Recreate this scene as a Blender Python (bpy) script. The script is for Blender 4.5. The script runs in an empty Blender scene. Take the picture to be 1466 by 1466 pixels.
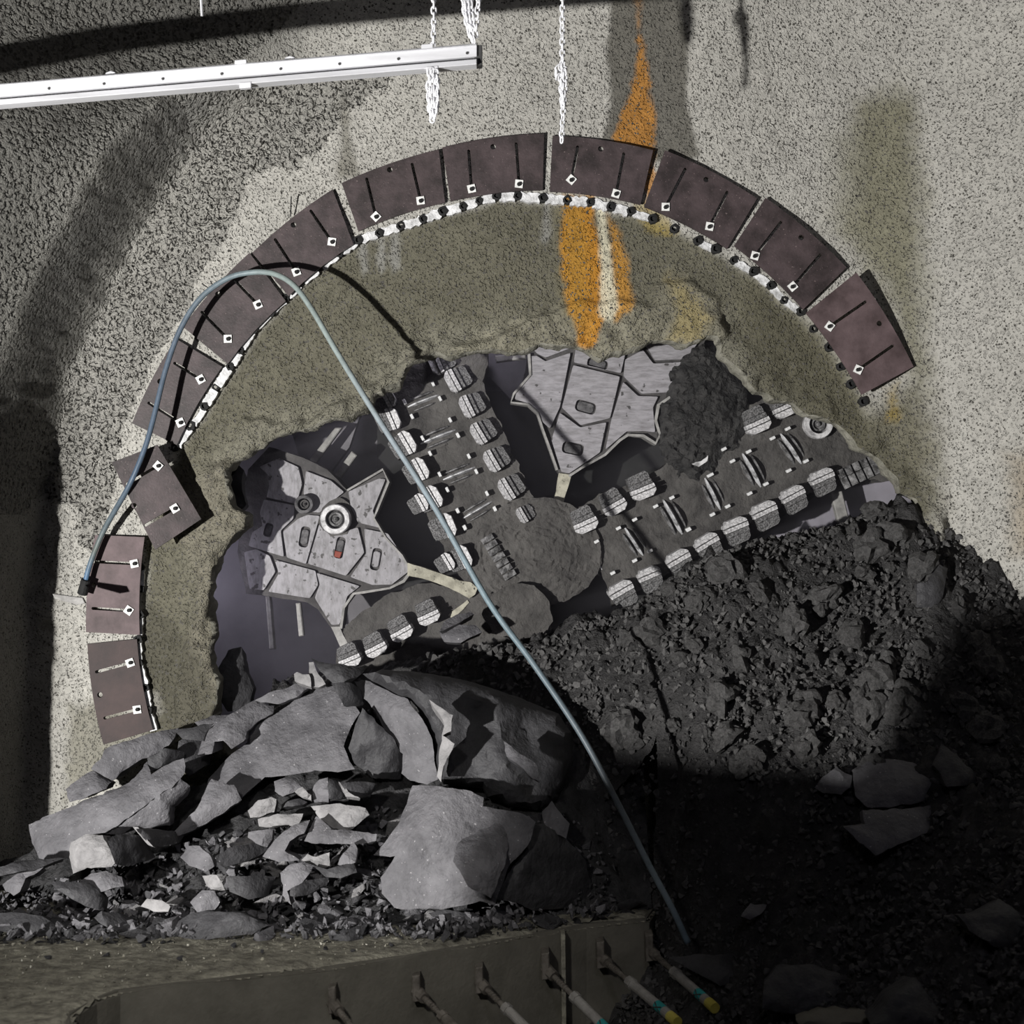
import bpy, bmesh, math, random
import numpy as np
from mathutils import Vector, Matrix, Euler
from mathutils.geometry import delaunay_2d_cdt

random.seed(7)
rng = np.random.default_rng(7)
sc = bpy.context.scene
COL = sc.collection
F = 2352.0          # focal length in pixels of the 1466 px frame
ZC = 5.2            # camera height above the pit floor
DW = 16.0           # distance of the headwall

# ------------------------------------------------------------------ camera, world, lamps, exposure
cam_data = bpy.data.cameras.new('camera')
cam_data.sensor_width = 36.0
cam_data.lens = 36.0 * F / 1466.0
cam_data.clip_end = 200
cam_data.dof.use_dof = True
cam_data.dof.focus_distance = 15.8
cam_data.dof.aperture_fstop = 1.6
cam = bpy.data.objects.new('camera', cam_data)
cam.location = (0, -DW, ZC)
cam.rotation_euler = (math.pi / 2, 0, 0)
COL.objects.link(cam)
sc.camera = cam

world = bpy.data.worlds.new('tunnel_air')
world.use_nodes = True
world.node_tree.nodes['Background'].inputs[0].default_value = (0.75, 0.72, 0.85, 1)
world.node_tree.nodes['Background'].inputs[1].default_value = 0.004
sc.world = world


def area(name, loc, target, size, power, color):
    L = bpy.data.lights.new(name, 'AREA')
    L.shape = 'DISK'
    L.size = size
    L.energy = power
    L.color = color
    o = bpy.data.objects.new(name, L)
    o.location = loc
    d = Vector(target) - Vector(loc)
    o.rotation_euler = d.to_track_quat('-Z', 'Y').to_euler()
    COL.objects.link(o)
    return o


area('floodlight', (-8.7, -14.6, ZC - 2.3), (0.0, 0, ZC + 0.6), 0.27, 4550, (1.0, 0.985, 0.955))
area('chamber_fill', (-0.6, 0.55, ZC + 2.75), (-1.6, 2.2, ZC - 0.6), 0.5, 16, (0.90, 0.86, 1.0))  # unseen fill added behind the headwall to brighten the chamber
area('chamber_fill_left', (-3.45, 0.75, ZC - 0.6), (-1.8, 2.0, ZC - 0.9), 0.4, 14, (0.90, 0.86, 1.0))  # second added fill, for the left side of the chamber
area('fill_light', (1.5, -14.0, ZC + 4.5), (0.0, 0, ZC + 1.0), 1.6, 90, (0.90, 0.88, 1.0))  # weak lilac fill added to lift the shadows

sp = bpy.data.lights.new('ledge_fill', 'SPOT')  # unseen spot added to brighten the ledge top and face
sp.energy = 1450; sp.spot_size = math.radians(40); sp.spot_blend = 0.9; sp.shadow_soft_size = 0.25; sp.color = (1.0, 0.97, 0.92)
spo = bpy.data.objects.new('ledge_fill', sp); spo.location = (-2.6, -11.5, ZC + 1.5)
spo.rotation_euler = (Vector((-1.9, -3.6, ZC - 3.7)) - Vector(spo.location)).to_track_quat('-Z', 'Y').to_euler(); COL.objects.link(spo)

sc.view_settings.view_transform = 'Standard'
sc.view_settings.look = 'None'
sc.view_settings.exposure = 0.0
sc.view_settings.gamma = 1.0
sc.view_settings.use_curve_mapping = False


# ------------------------------------------------------------------ helpers
def P(px, py, d):
    """point of the place seen at this spot of the photograph, d metres away"""
    return ((px - 733.0) / F * d, d - DW, ZC - (py - 733.0) / F * d)


def link(o, parent=None):
    COL.objects.link(o)
    if parent is not None:
        o.parent = parent
    return o


def mk(name, verts, faces, mat=None, parent=None, smooth=False, recalc=False):
    me = bpy.data.meshes.new(name)
    me.from_pydata([tuple(v) for v in verts], [], [tuple(f) for f in faces])
    if recalc:
        bm = bmesh.new(); bm.from_mesh(me)
        bmesh.ops.recalc_face_normals(bm, faces=bm.faces)
        bm.to_mesh(me); bm.free()
    if smooth:
        me.polygons.foreach_set('use_smooth', [True] * len(me.polygons))
    if mat is not None:
        for m in (mat if isinstance(mat, (list, tuple)) else [mat]):
            me.materials.append(m)
    o = bpy.data.objects.new(name, me)
    return link(o, parent)


def from_bm(name, bm, mat, parent=None, smooth=False):
    bmesh.ops.recalc_face_normals(bm, faces=bm.faces)
    me = bpy.data.meshes.new(name)
    bm.to_mesh(me); bm.free()
    if smooth:
        me.polygons.foreach_set('use_smooth', [True] * len(me.polygons))
    for m in (mat if isinstance(mat, (list, tuple)) else [mat]):
        me.materials.append(m)
    return link(bpy.data.objects.new(name, me), parent)


def tag(o, label, cat, group=None, kind=None):
    o['label'] = label
    o['category'] = cat
    if group: o['group'] = group
    if kind: o['kind'] = kind
    return o


def empty(name, loc=(0, 0, 0)):
    o = bpy.data.objects.new(name, None)
    o.location = loc
    o.empty_display_size = 0.1
    return link(o)


def child_keep(o, root):
    """parent with world-space mesh data kept where it is"""
    o.parent = root
    o.matrix_parent_inverse = Matrix.Translation(-Vector(root.location))
    return o


def hash2(ix, iy, seed):
    n = (ix.astype(np.int64) * 374761393 + iy.astype(np.int64) * 668265263 + seed * 1274126177) & 0xFFFFFFFF
    n = ((n ^ (n >> 13)) * 1103515245) & 0xFFFFFFFF
    n = n ^ (n >> 16)
    return (n & 0xFFFF) / 65535.0


def vnoise(x, y, seed=0):
    x = np.asarray(x, float); y = np.asarray(y, float)
    ix = np.floor(x).astype(np.int64); iy = np.floor(y).astype(np.int64)
    fx = x - ix; fy = y - iy
    ux = fx * fx * (3 - 2 * fx); uy = fy * fy * (3 - 2 * fy)
    a = hash2(ix, iy, seed); b = hash2(ix + 1, iy, seed)
    c = hash2(ix, iy + 1, seed); d = hash2(ix + 1, iy + 1, seed)
    return (a + (b - a) * ux) * (1 - uy) + (c + (d - c) * ux) * uy


def fbm(x, y, seed=0, oct=4, gain=0.5):
    s = 0; a = 1; t = 0
    x = np.asarray(x, float); y = np.asarray(y, float)
    for i in range(oct):
        s = s + a * (vnoise(x, y, seed + i * 17) * 2 - 1)
        t += a; a *= gain
        x = x * 2.03 + 11.3; y = y * 2.03 + 5.7
    return s / t


def sstep(a, b, x):
    t = np.clip((x - a) / (b - a), 0, 1)
    return t * t * (3 - 2 * t)


def seg_dist(X, Y, pts, closed=True):
    pts = np.asarray(pts, float)
    n = len(pts)
    best = np.full(X.shape, 1e18)
    for i in range(n if closed else n - 1):
        ax, ay = pts[i]; bx, by = pts[(i + 1) % n]
        dx, dy = bx - ax, by - ay
        t = np.clip(((X - ax) * dx + (Y - ay) * dy) / (dx * dx + dy * dy + 1e-12), 0, 1)
        best = np.minimum(best, (X - ax - t * dx) ** 2 + (Y - ay - t * dy) ** 2)
    return np.sqrt(best)


def inside(X, Y, pts):
    pts = np.asarray(pts, float)
    r = np.zeros(X.shape, bool)
    n = len(pts)
    for i in range(n):
        ax, ay = pts[i]; bx, by = pts[(i + 1) % n]
        if ay == by: continue
        c = ((ay > Y) != (by > Y)) & (X < (bx - ax) * (Y - ay) / (by - ay) + ax)
        r ^= c
    return r


def sdf(X, Y, pts):
    """positive inside"""
    d = seg_dist(X, Y, pts)
    return np.where(inside(X, Y, pts), d, -d)


def rough_outline(pts, step, amp, seed, closed=True, freq=None):
    """resample an outline and roughen it"""
    pts = [np.array(p, float) for p in pts]
    out = []
    n = len(pts)
    for i in range(n if closed else n - 1):
        a, b = pts[i], pts[(i + 1) % n]
        L = np.linalg.norm(b - a)
        k = max(1, int(round(L / step)))
        for j in range(k):
            out.append(a + (b - a) * j / k)
    out = np.array(out)
    if amp > 0:
        f = freq or 1.0 / (step * 2.2)
        out = out + amp * np.stack([fbm(out[:, 0] * f, out[:, 1] * f, seed, 3),
                                    fbm(out[:, 0] * f + 40, out[:, 1] * f, seed + 5, 3)], 1) * 1.4
    return out


# ------------------------------------------------------------------ materials
def new_mat(name):
    m = bpy.data.materials.new(name)
    m.use_nodes = True
    nt = m.node_tree
    b = nt.nodes['Principled BSDF']
    return m, nt, b


def N(nt, typ, **kw):
    n = nt.nodes.new(typ)
    for k, v in kw.items():
        if k in n.inputs: n.inputs[k].default_value = v
        else: setattr(n, k, v)
    return n


def surf(name, c1, c2, rough=0.8, nscale=4.0, detail=6.0, bscale=20.0, bstr=0.4, bdist=0.02, metal=0.0,
         spec=0.3, speck=None, attr=None, stretch=None, contrast=(0.35, 0.65), pits=None, rough2=None):
    m, nt, b = new_mat(name)
    tc = N(nt, 'ShaderNodeTexCoord')
    co = tc.outputs['Object']
    if stretch:
        mp = N(nt, 'ShaderNodeMapping')
        mp.inputs['Scale'].default_value = stretch[:3]
        if len(stretch) > 3: mp.inputs['Rotation'].default_value = (0, stretch[3], 0)
        nt.links.new(co, mp.inputs['Vector'])
        cs = mp.outputs[0]
    else:
        cs = co
    n1 = N(nt, 'ShaderNodeTexNoise', Scale=nscale, Detail=detail, Roughness=0.65)
    nt.links.new(cs, n1.inputs['Vector'])
    cr = N(nt, 'ShaderNodeValToRGB')
    cr.color_ramp.elements[0].position = contrast[0]
    cr.color_ramp.elements[1].position = contrast[1]
    cr.color_ramp.elements[0].color = (*c1, 1)
    cr.color_ramp.elements[1].color = (*c2, 1)
    nt.links.new(n1.outputs['Fac'], cr.inputs[0])
    out = cr.outputs[0]
    if attr:
        at = N(nt, 'ShaderNodeAttribute'); at.attribute_name = attr
        mx = N(nt, 'ShaderNodeMix', data_type='RGBA', blend_type='MULTIPLY')
        mx.inputs[0].default_value = 1.0
        nt.links.new(at.outputs['Color'], mx.inputs[6])
        nt.links.new(out, mx.inputs[7])
        out = mx.outputs[2]
    if speck:
        sscale, thr, scol = speck[:3]
        if len(speck) > 3:                      # pores: dots of uneven size, painting the shade inside them
            vo = N(nt, 'ShaderNodeTexVoronoi', Scale=sscale)
            nt.links.new(co, vo.inputs['Vector'])
            nz = N(nt, 'ShaderNodeTexNoise', Scale=sscale * 0.7, Detail=1.0)
            nt.links.new(co, nz.inputs['Vector'])
            n2 = N(nt, 'ShaderNodeMath', operation='SUBTRACT')
            nt.links.new(nz.outputs[0], n2.inputs[0]); nt.links.new(vo.outputs['Distance'], n2.inputs[1])
            fac2 = n2.outputs[0]
        else:
            n2 = N(nt, 'ShaderNodeTexNoise', Scale=sscale, Detail=2.0)
            nt.links.new(co, n2.inputs['Vector'])
            fac2 = n2.outputs['Fac']
        cr2 = N(nt, 'ShaderNodeValToRGB')
        cr2.color_ramp.elements[0].position = thr
        cr2.color_ramp.elements[1].position = thr + 0.04
        cr2.color_ramp.elements[0].color = (0, 0, 0, 1)
        nt.links.new(fac2, cr2.inputs[0])
        mx = N(nt, 'ShaderNodeMix', data_type='RGBA')
        nt.links.new(cr2.outputs[0], mx.inputs[0])
        nt.links.new(out, mx.inputs[6])
        mx.inputs[7].default_value = (*scol, 1)
        out = mx.outputs[2]
    nt.links.new(out, b.inputs['Base Color'])
    b.inputs['Roughness'].default_value = rough
    b.inputs['Metallic'].default_value = metal
    b.inputs['Specular IOR Level'].default_value = spec
    if bstr > 0:
        n3 = N(nt, 'ShaderNodeTexNoise', Scale=bscale, Detail=5.0, Roughness=0.6)
        nt.links.new(cs, n3.inputs['Vector'])
        h = n3.outputs['Fac']
        if pits:
            n4 = N(nt, 'ShaderNodeTexNoise', Scale=pits[0], Detail=1.5)
            nt.links.new(co, n4.inputs['Vector'])
            mr = N(nt, 'ShaderNodeMapRange', interpolation_type='SMOOTHSTEP')
            mr.inputs['From Min'].default_value = pits[1] - 0.07
            mr.inputs['From Max'].default_value = pits[1] + 0.07
            nt.links.new(n4.outputs['Fac'], mr.inputs['Value'])
            ad = N(nt, 'ShaderNodeMath', operation='MULTIPLY_ADD')
            ad.inputs[1].default_value = pits[2]
            nt.links.new(mr.outputs[0], ad.inputs[0])
            nt.links.new(h, ad.inputs[2])
            h = ad.outputs[0]
        bp = N(nt, 'ShaderNodeBump', Strength=bstr, Distance=bdist)
        nt.links.new(h, bp.inputs['Height'])
        nt.links.new(bp.outputs[0], b.inputs['Normal'])
    return m


M = {}
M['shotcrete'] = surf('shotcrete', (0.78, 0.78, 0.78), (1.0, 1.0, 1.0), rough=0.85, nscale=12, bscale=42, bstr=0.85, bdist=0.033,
                      spec=0.2, attr='Col', pits=(36.0, 0.39, 0.9), speck=(33.0, 0.265, (0.10, 0.095, 0.085), 1), contrast=(0.3, 0.6))  # dark specks paint the shade inside the pores
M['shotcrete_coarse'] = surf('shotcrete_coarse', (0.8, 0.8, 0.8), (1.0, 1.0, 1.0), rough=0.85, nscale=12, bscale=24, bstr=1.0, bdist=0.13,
                      spec=0.2, attr='Col', pits=(24.0, 0.42, 1.0), speck=(21.0, 0.25, (0.08, 0.076, 0.068), 1), contrast=(0.3, 0.6))  # specks again paint pore shade as dark colour
M['rubble_edge'] = surf('broken_edge', (0.13, 0.125, 0.10), (0.26, 0.25, 0.21), nscale=5, bscale=14, bstr=0.9, bdist=0.05)
M['plate'] = surf('rusty_steel', (0.020, 0.0135, 0.0135), (0.062, 0.044, 0.046), rough=0.55, nscale=4.2, detail=12, bscale=45, bstr=0.2,
                  bdist=0.01, spec=0.4, contrast=(0.38, 0.64), speck=(60.0, 0.70, (0.17, 0.13, 0.125)))
M['plate_pale'] = surf('rusty_steel_dusty', (0.038, 0.025, 0.025), (0.13, 0.092, 0.096), rough=0.6, nscale=3.5, detail=9, bscale=45, bstr=0.2,
                       bdist=0.01, contrast=(0.3, 0.7))
M['plate_dark'] = surf('rusty_steel_dark', (0.018, 0.010, 0.0095), (0.05, 0.028, 0.026), rough=0.6, nscale=3.2, detail=9, bscale=45, bstr=0.15,
                       bdist=0.01, contrast=(0.3, 0.7))
M['white_paint'] = surf('white_paint', (0.62, 0.62, 0.60), (0.85, 0.85, 0.83), nscale=20, bscale=40, bstr=0.3, bdist=0.01)
M['foam'] = surf('white_foam', (0.42, 0.42, 0.42), (0.85, 0.85, 0.86), nscale=14, bscale=25, bstr=0.8, bdist=0.03)
M['black_iron'] = surf('black_iron', (0.008, 0.008, 0.008), (0.02, 0.02, 0.02), nscale=10, bscale=30, bstr=0.4, bdist=0.01)
M['rail'] = surf('galvanised_white', (0.54, 0.54, 0.56), (0.70, 0.70, 0.73), rough=0.45, nscale=3, bscale=30, bstr=0.05, bdist=0.01, spec=0.5,
                 stretch=(0.4, 3, 3))
M['chain'] = surf('galvanised_chain', (0.60, 0.60, 0.62), (0.85, 0.85, 0.88), rough=0.4, nscale=20, bstr=0)
M['gap'] = surf('dark_groove', (0.03, 0.03, 0.03), (0.06, 0.06, 0.06), bstr=0)
M['panel'] = surf('worn_grey_steel', (0.15, 0.143, 0.15), (0.29, 0.278, 0.298), rough=0.55, nscale=5, detail=8, bscale=30, bstr=0.15, bdist=0.01,
                  spec=0.4, stretch=(1.6, 1, 7), contrast=(0.3, 0.6), speck=(13.0, 0.66, (0.045, 0.042, 0.042)))
M['panel_left'] = surf('worn_grey_steel_specked', (0.13, 0.124, 0.13), (0.26, 0.25, 0.268), rough=0.55, nscale=5, detail=8, bscale=30, bstr=0.15,
                       bdist=0.01, spec=0.4, stretch=(5, 1, 2, 0.25), contrast=(0.3, 0.6), speck=(15.0, 0.63, (0.04, 0.037, 0.037)))
M['sector'] = surf('muddy_steel', (0.035, 0.033, 0.033), (0.085, 0.08, 0.08), nscale=5, bscale=16, bstr=0.5, bdist=0.02)
M['rim'] = surf('pale_weld', (0.16, 0.155, 0.15), (0.34, 0.33, 0.32), nscale=8, bscale=25, bstr=0.3, bdist=0.02)
M['stem'] = surf('limed_steel', (0.16, 0.15, 0.12), (0.40, 0.38, 0.31), nscale=7, bscale=20, bstr=0.5, bdist=0.02, contrast=(0.3, 0.6), speck=(16.0, 0.62, (0.05, 0.048, 0.04)))
M['mud'] = surf('spoke_mud', (0.030, 0.028, 0.027), (0.105, 0.099, 0.094), rough=0.8, nscale=3.0, detail=9, bscale=13, bstr=0.8, bdist=0.05,
                contrast=(0.3, 0.72))
M['clump'] = surf('wet_clump', (0.014, 0.014, 0.014), (0.05, 0.048, 0.047), rough=0.8, nscale=7, detail=9, bscale=18, bstr=1.0, bdist=0.06)
M['tooth'] = surf('scraped_steel', (0.22, 0.215, 0.22), (0.62, 0.61, 0.62), rough=0.5, nscale=11, detail=9, bscale=30, bstr=0.4, bdist=0.01,
                  contrast=(0.38, 0.6))
M['tooth_body'] = surf('dusty_steel', (0.04, 0.039, 0.039), (0.27, 0.265, 0.27), rough=0.65, nscale=14, detail=8, bscale=26, bstr=0.8, bdist=0.02,
                       contrast=(0.40, 0.66))
M['disc'] = surf('polished_disc', (0.10, 0.10, 0.10), (0.6, 0.6, 0.62), rough=0.35, nscale=10, bstr=0.1, bscale=30, bdist=0.01, contrast=(0.35, 0.55))
M['stud'] = surf('pale_stud', (0.5, 0.5, 0.5), (0.75, 0.75, 0.76), bstr=0)
M['red'] = surf('red_primer', (0.16, 0.03, 0.02), (0.25, 0.07, 0.05), bstr=0)
M['slot'] = surf('slot_mud', (0.03, 0.03, 0.032), (0.15, 0.145, 0.15), nscale=12, bscale=20, bstr=0.5, bdist=0.02)
M['bulkhead'] = surf('bulkhead', (0.10, 0.095, 0.105), (0.18, 0.17, 0.19), nscale=1.6, bscale=9, bstr=0.3, bdist=0.02)
M['bulk_haze_lit'] = surf('bulkhead_haze_lit', (0.2, 0.19, 0.22), (0.3, 0.28, 0.33), nscale=1.6, bscale=9, bstr=0.2, bdist=0.02)  # paler copy of the bulkhead with haze light painted in
M['recess_shade'] = surf('recess_shade_black', (0.006, 0.006, 0.006), (0.015, 0.015, 0.015), bstr=0)  # near-black colour standing for shade in the recess
M['shale'] = surf('grey_shale', (0.074, 0.072, 0.078), (0.155, 0.151, 0.161), rough=0.7, nscale=3.4, detail=10, bscale=16, bstr=0.7, bdist=0.04,
                  contrast=(0.32, 0.68), spec=0.3, speck=(40.0, 0.70, (0.32, 0.31, 0.32)))
M['shale_pale'] = surf('pale_shale', (0.13, 0.127, 0.13), (0.29, 0.282, 0.285), rough=0.75, nscale=5, detail=8, bscale=14, bstr=0.6, bdist=0.05,
                       contrast=(0.3, 0.7))
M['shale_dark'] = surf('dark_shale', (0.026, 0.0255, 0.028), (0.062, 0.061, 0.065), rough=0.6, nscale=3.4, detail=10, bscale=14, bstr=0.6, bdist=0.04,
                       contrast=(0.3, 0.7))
M['muck'] = surf('damp_muck', (0.020, 0.0195, 0.020), (0.066, 0.064, 0.064), rough=0.85, nscale=4, detail=9, bscale=16, bstr=1.0, bdist=0.08,
                 contrast=(0.3, 0.7), spec=0.15)
M['clod'] = surf('muck_clod', (0.038, 0.037, 0.037), (0.11, 0.107, 0.106), rough=0.85, nscale=7, detail=6, bscale=18, bstr=0.7, bdist=0.04,
                 contrast=(0.3, 0.7), spec=0.15)
M['rubble_dark'] = surf('rubble_bed', (0.016, 0.016, 0.017), (0.05, 0.049, 0.051), rough=0.85, nscale=5, bscale=14, bstr=1.0, bdist=0.06)
M['concrete'] = surf('stained_concrete', (0.085, 0.080, 0.066), (0.16, 0.151, 0.127), rough=0.8, nscale=2.2, detail=8, bscale=30, bstr=0.3, bdist=0.02,
                     contrast=(0.3, 0.7))
M['concrete_top'] = surf('gritty_concrete', (0.13, 0.122, 0.10), (0.36, 0.345, 0.28), rough=0.85, nscale=9, detail=8, bscale=18, bstr=0.8, bdist=0.04,
                         contrast=(0.35, 0.68))
M['prop'] = surf('zinc_prop', (0.20, 0.19, 0.18), (0.33, 0.32, 0.30), rough=0.5, nscale=8, bscale=30, bstr=0.2, bdist=0.01)
M['pale_grit'] = surf('pale_grit', (0.35, 0.34, 0.29), (0.6, 0.58, 0.5), bstr=0)
M['prop_rust'] = surf('rusty_prop', (0.075, 0.066, 0.056), (0.17, 0.155, 0.135), rough=0.6, nscale=12, bscale=30, bstr=0.4, bdist=0.01)
M['teal'] = surf('teal_sticker', (0.02, 0.22, 0.22), (0.03, 0.30, 0.30), bstr=0)
M['yellow'] = surf('yellow_cap', (0.42, 0.36, 0.06), (0.6, 0.52, 0.12), bstr=0)
M['hose'] = surf('painted_hose', (0.75, 0.75, 0.75), (1, 1, 1), rough=0.45, nscale=14, bscale=30, bstr=0.15, bdist=0.01, attr='Col')
M['floor'] = surf('pit_floor', (0.012, 0.012, 0.012), (0.03, 0.029, 0.028), bstr=0.5, bdist=0.05)

# ------------------------------------------------------------------ the shotcrete walls
DOTS = [(202, 812), (202, 843), (201, 880), (198, 915), (199, 949), (209, 984), (212, 1017)]
DOTS_UP = [(251, 641), (273, 610), (293, 582), (309, 555), (330, 525), (344, 502), (363, 472), (388, 448), (409, 427), (431, 405),
           (457, 384), (486, 363), (513, 344), (543, 334), (574, 324), (606, 314), (634, 303), (663, 296), (686, 288), (711, 281),
           (741, 281), (777, 284), (812, 287), (845, 290), (874, 297), (903, 303), (934, 314), (965, 328), (999, 345), (1024, 357),
           (1050, 373), (1078, 389), (1103, 409), (1122, 430), (1146, 446), (1164, 471), (1187, 497), (1203, 525), (1218, 550), (1235, 575)]
EYE = [(225, 1200), (215, 1045), (205, 980), (198, 900), (205, 800), (225, 720)] + DOTS_UP + [(1270, 680), (1290, 800), (1290, 1200)]
HOLE = [(300, 1040), (312, 1000), (303, 950), (298, 880), (303, 815), (325, 780), (350, 755), (352, 740), (332, 722), (322, 700),
        (318, 675), (340, 660), (370, 642), (395, 628), (440, 612), (490, 598), (520, 585), (533, 566), (545, 560), (568, 548), (575, 530),
        (600, 512), (625, 505), (640, 507), (700, 500), (750, 503), (775, 492), (790, 490), (830, 500), (860, 510), (890, 503), (905, 495),
        (930, 490), (960, 490), (985, 492), (1010, 485), (1027, 478), (1032, 492), (1037, 512), (1055, 525), (1070, 545), (1085, 562),
        (1110, 570), (1135, 575), (1145, 587), (1165, 592), (1190, 607), (1210, 622), (1235, 642), (1262, 658), (1285, 682), (1292, 705),
        (1312, 716), (1318, 745), (1325, 820), (1300, 920), (1200, 1010), (1000, 1030), (800, 1030), (500, 1060), (330, 1080)]
LIP = [(520, -160), (450, -60), (380, 30), (310, 88), (235, 130), (190, 195), (145, 265), (95, 355), (50, 445), (12, 540), (-20, 680),
       (-48, 880), (-60, 1300), (-60, 1700)]


def plane_xz(pts, d):
    return [((p[0] - 733) / F * d, ZC - (p[1] - 733) / F * d) for p in pts]


STEP = 0.025
gx = np.arange(-8.0, 8.0, STEP); gz = np.arange(-0.1, 12.2, STEP)
X, Z = np.meshgrid(gx, gz)
lip_w = plane_xz(LIP, DW - 1.0)
lip_poly = lip_w + [(-30, -10), (-30, 30), (-1.0, 30)]
sl = sdf(X, Z, lip_poly)                                   # positive outside the lip (towards the vault)
lipH = 1.15 * sstep(ZC + 4.9, ZC + 3.0, Z) + 1.0 * sstep(ZC + 1.2, ZC - 0.8, Z)
hL = np.where(sl > -0.30, lipH * sstep(-0.30, 0.12, sl), 0) + 0.55 * np.maximum(sl, 0) + 0.10 * np.maximum(sl, 0) ** 2
sR = X - (4.02 + 0.10 * np.sin(Z * 1.3)) - 0.25 * sstep(ZC + 1.5, ZC + 4, Z)
soft = 0.35
hR = 1.15 * soft * np.logaddexp(0, sR / soft)
hT = 0.05 * np.maximum(Z - (ZC + 3.6), 0) ** 2
h = hL + hR + hT
h += 0.07 * fbm(X * 0.6, Z * 0.6, 3, 3)
h += 0.012 * fbm(X * 7, Z * 7, 5, 4)
PX = 733 + X * F / (DW - h); PY = 733 - (Z - ZC) * F / (DW - h)
# coarse sprayed strip beside the lip and rough patches on the left wall
strip = sstep(-1.05, -0.82, sl + 0.22 * fbm(X * 2, Z * 2, 77, 4)) * sstep(0.35, -0.2, sl) * sstep(90, 112, PY) * sstep(800, 700, PY + 120 * fbm(X * 2.5, Z * 2.5, 78, 4))
h += strip * (0.085 * fbm(X * 11, Z * 11, 21, 4, 0.7) + 0.03 * fbm((X + Z) * 3, (X - Z) * 8, 22, 3))
strip_col = sstep(120, 60, np.abs(PX - (150 + 0.35 * np.maximum(620 - PY, 0) * 0.9)))
wet = sstep(0.0, 0.6, sl)
h += wet * 0.022 * fbm(X * 8, Z * 8, 25, 3, 0.6)
lumps = np.exp(-(((PX - 25) / 75) ** 2 + ((PY - 740) / 70) ** 2)) + 0.5 * np.exp(-(((PX - 60) / 60) ** 2 + ((PY - 860) / 90) ** 2))
h += lumps * 0.16 * fbm(X * 5, Z * 5, 31, 4, 0.6)
lowl = np.exp(-(((PX - 110) / 45) ** 2 + ((PY - 960) / 110) ** 2))
h += lowl * 0.10 * fbm(X * 5, Z * 5, 33, 4, 0.6)
# the tunnel eye is set back a little
sE = sdf(PX, PY, EYE)
h -= 0.06 * sstep(-4, 10, sE)
# broken rim of the opening
sH = sdf(PX, PY, HOLE)
rim = sstep(-75, -8, sH)
h += rim * (0.10 * fbm(X * 4, Z * 4, 41, 5, 0.6) + 0.05 * fbm(X * 11, Z * 11, 43, 3, 0.6))
rimL = np.exp(-((np.minimum(sH, 0) + 25) / 30.0) ** 2) * sstep(700, 560, PX)
h += rimL * 0.09 * (fbm(X * 3, Z * 3, 47, 3) + 0.4)
CR = [(940, 405), (935, 440), (880, 425), (800, 440), (745, 462), (700, 480), (640, 500), (760, 540), (1000, 540), (1040, 480), (1030, 430), (985, 400)]
sC = sdf(PX, PY, rough_outline(CR, 14, 7, 5))
h += 0.07 * sstep(-3, 5, sC)
CR2 = [(300, 700), (330, 640), (350, 600), (420, 605), (480, 585), (540, 545), (575, 520), (620, 495), (600, 540), (400, 660)]
h += 0.08 * sstep(-4, 6, sdf(PX, PY, rough_outline(CR2, 12, 9, 15)))
CR3 = [(232, 745), (262, 700), (300, 665), (330, 660), (360, 740), (310, 800), (300, 900), (330, 1010), (250, 1050), (262, 930), (285, 860), (280, 800)]
sC3 = sdf(PX, PY, rough_outline(CR3, 12, 9, 19))
h += 0.06 * sstep(-3, 4, sC3)
corner = np.exp(-(((PX - 1335) / 22) ** 2 + ((PY - 790) / 50) ** 2))
h += corner * (0.18 + 0.2 * fbm(X * 6, Z * 6, 51, 4, 0.6))

# surface colours: damp, rust, lime, plus shade painted on the left side
PX = 733 + X * F / (DW - h); PY = 733 - (Z - ZC) * F / (DW - h)
n1 = fbm(X * 2.2, Z * 2.2, 61, 5, 0.6); n2 = fbm(X * 14, Z * 14, 63, 3, 0.6)
C = np.empty(X.shape + (3,)); C[:] = (0.47, 0.456, 0.418)
C *= (1 + 0.10 * n1)[..., None]


def tint(mask, col):
    global C
    C = C * (1 - mask[..., None]) + np.array(col) * mask[..., None] * (1 + 0.18 * n2 + 0.1 * n1)[..., None]


def zone(pts, col, s, amt, nn=0.0):
    m = sstep(-s, s, sdf(PX, PY, pts) + nn * n1 * 40 + nn * n2 * 20) * amt
    tint(m, col)


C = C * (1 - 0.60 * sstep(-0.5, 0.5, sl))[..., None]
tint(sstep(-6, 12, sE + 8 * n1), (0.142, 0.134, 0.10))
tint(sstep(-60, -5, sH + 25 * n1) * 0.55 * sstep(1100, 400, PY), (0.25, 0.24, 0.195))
zone(CR, (0.24, 0.225, 0.17), 10, 0.7, 0.3)
zone(CR3, (0.20, 0.185, 0.145), 10, 0.8, 0.3)
zone([(908, -60), (962, -60), (986, 60), (984, 150), (1000, 222), (950, 235), (862, 205), (874, 150), (864, 80), (876, 0)], (0.125, 0.118, 0.10), 5, 0.9, 0.15)
zone([(1225, 150), (1305, 135), (1312, 300), (1318, 480), (1345, 680), (1335, 765), (1280, 730), (1150, 600), (1060, 470), (1080, 410), (1180, 480),
      (1240, 580), (1310, 540), (1262, 400), (1215, 330)], (0.145, 0.135, 0.09), 30, 0.88, 0.5)
zone([(205, 850), (260, 900), (300, 960), (330, 1040), (215, 1060), (200, 950)], (0.085, 0.08, 0.06), 8, 0.8, 0.5)
zone([(1090, 420), (1160, 490), (1240, 600), (1330, 700), (1320, 760), (1180, 610), (1080, 560), (1060, 470)], (0.10, 0.094, 0.068), 16, 0.7, 0.5)
zone([(1195, 200), (1290, 120), (1330, 400), (1320, 560), (1260, 400), (1190, 330)], (0.26, 0.25, 0.18), 35, 0.6, 0.4)
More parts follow.
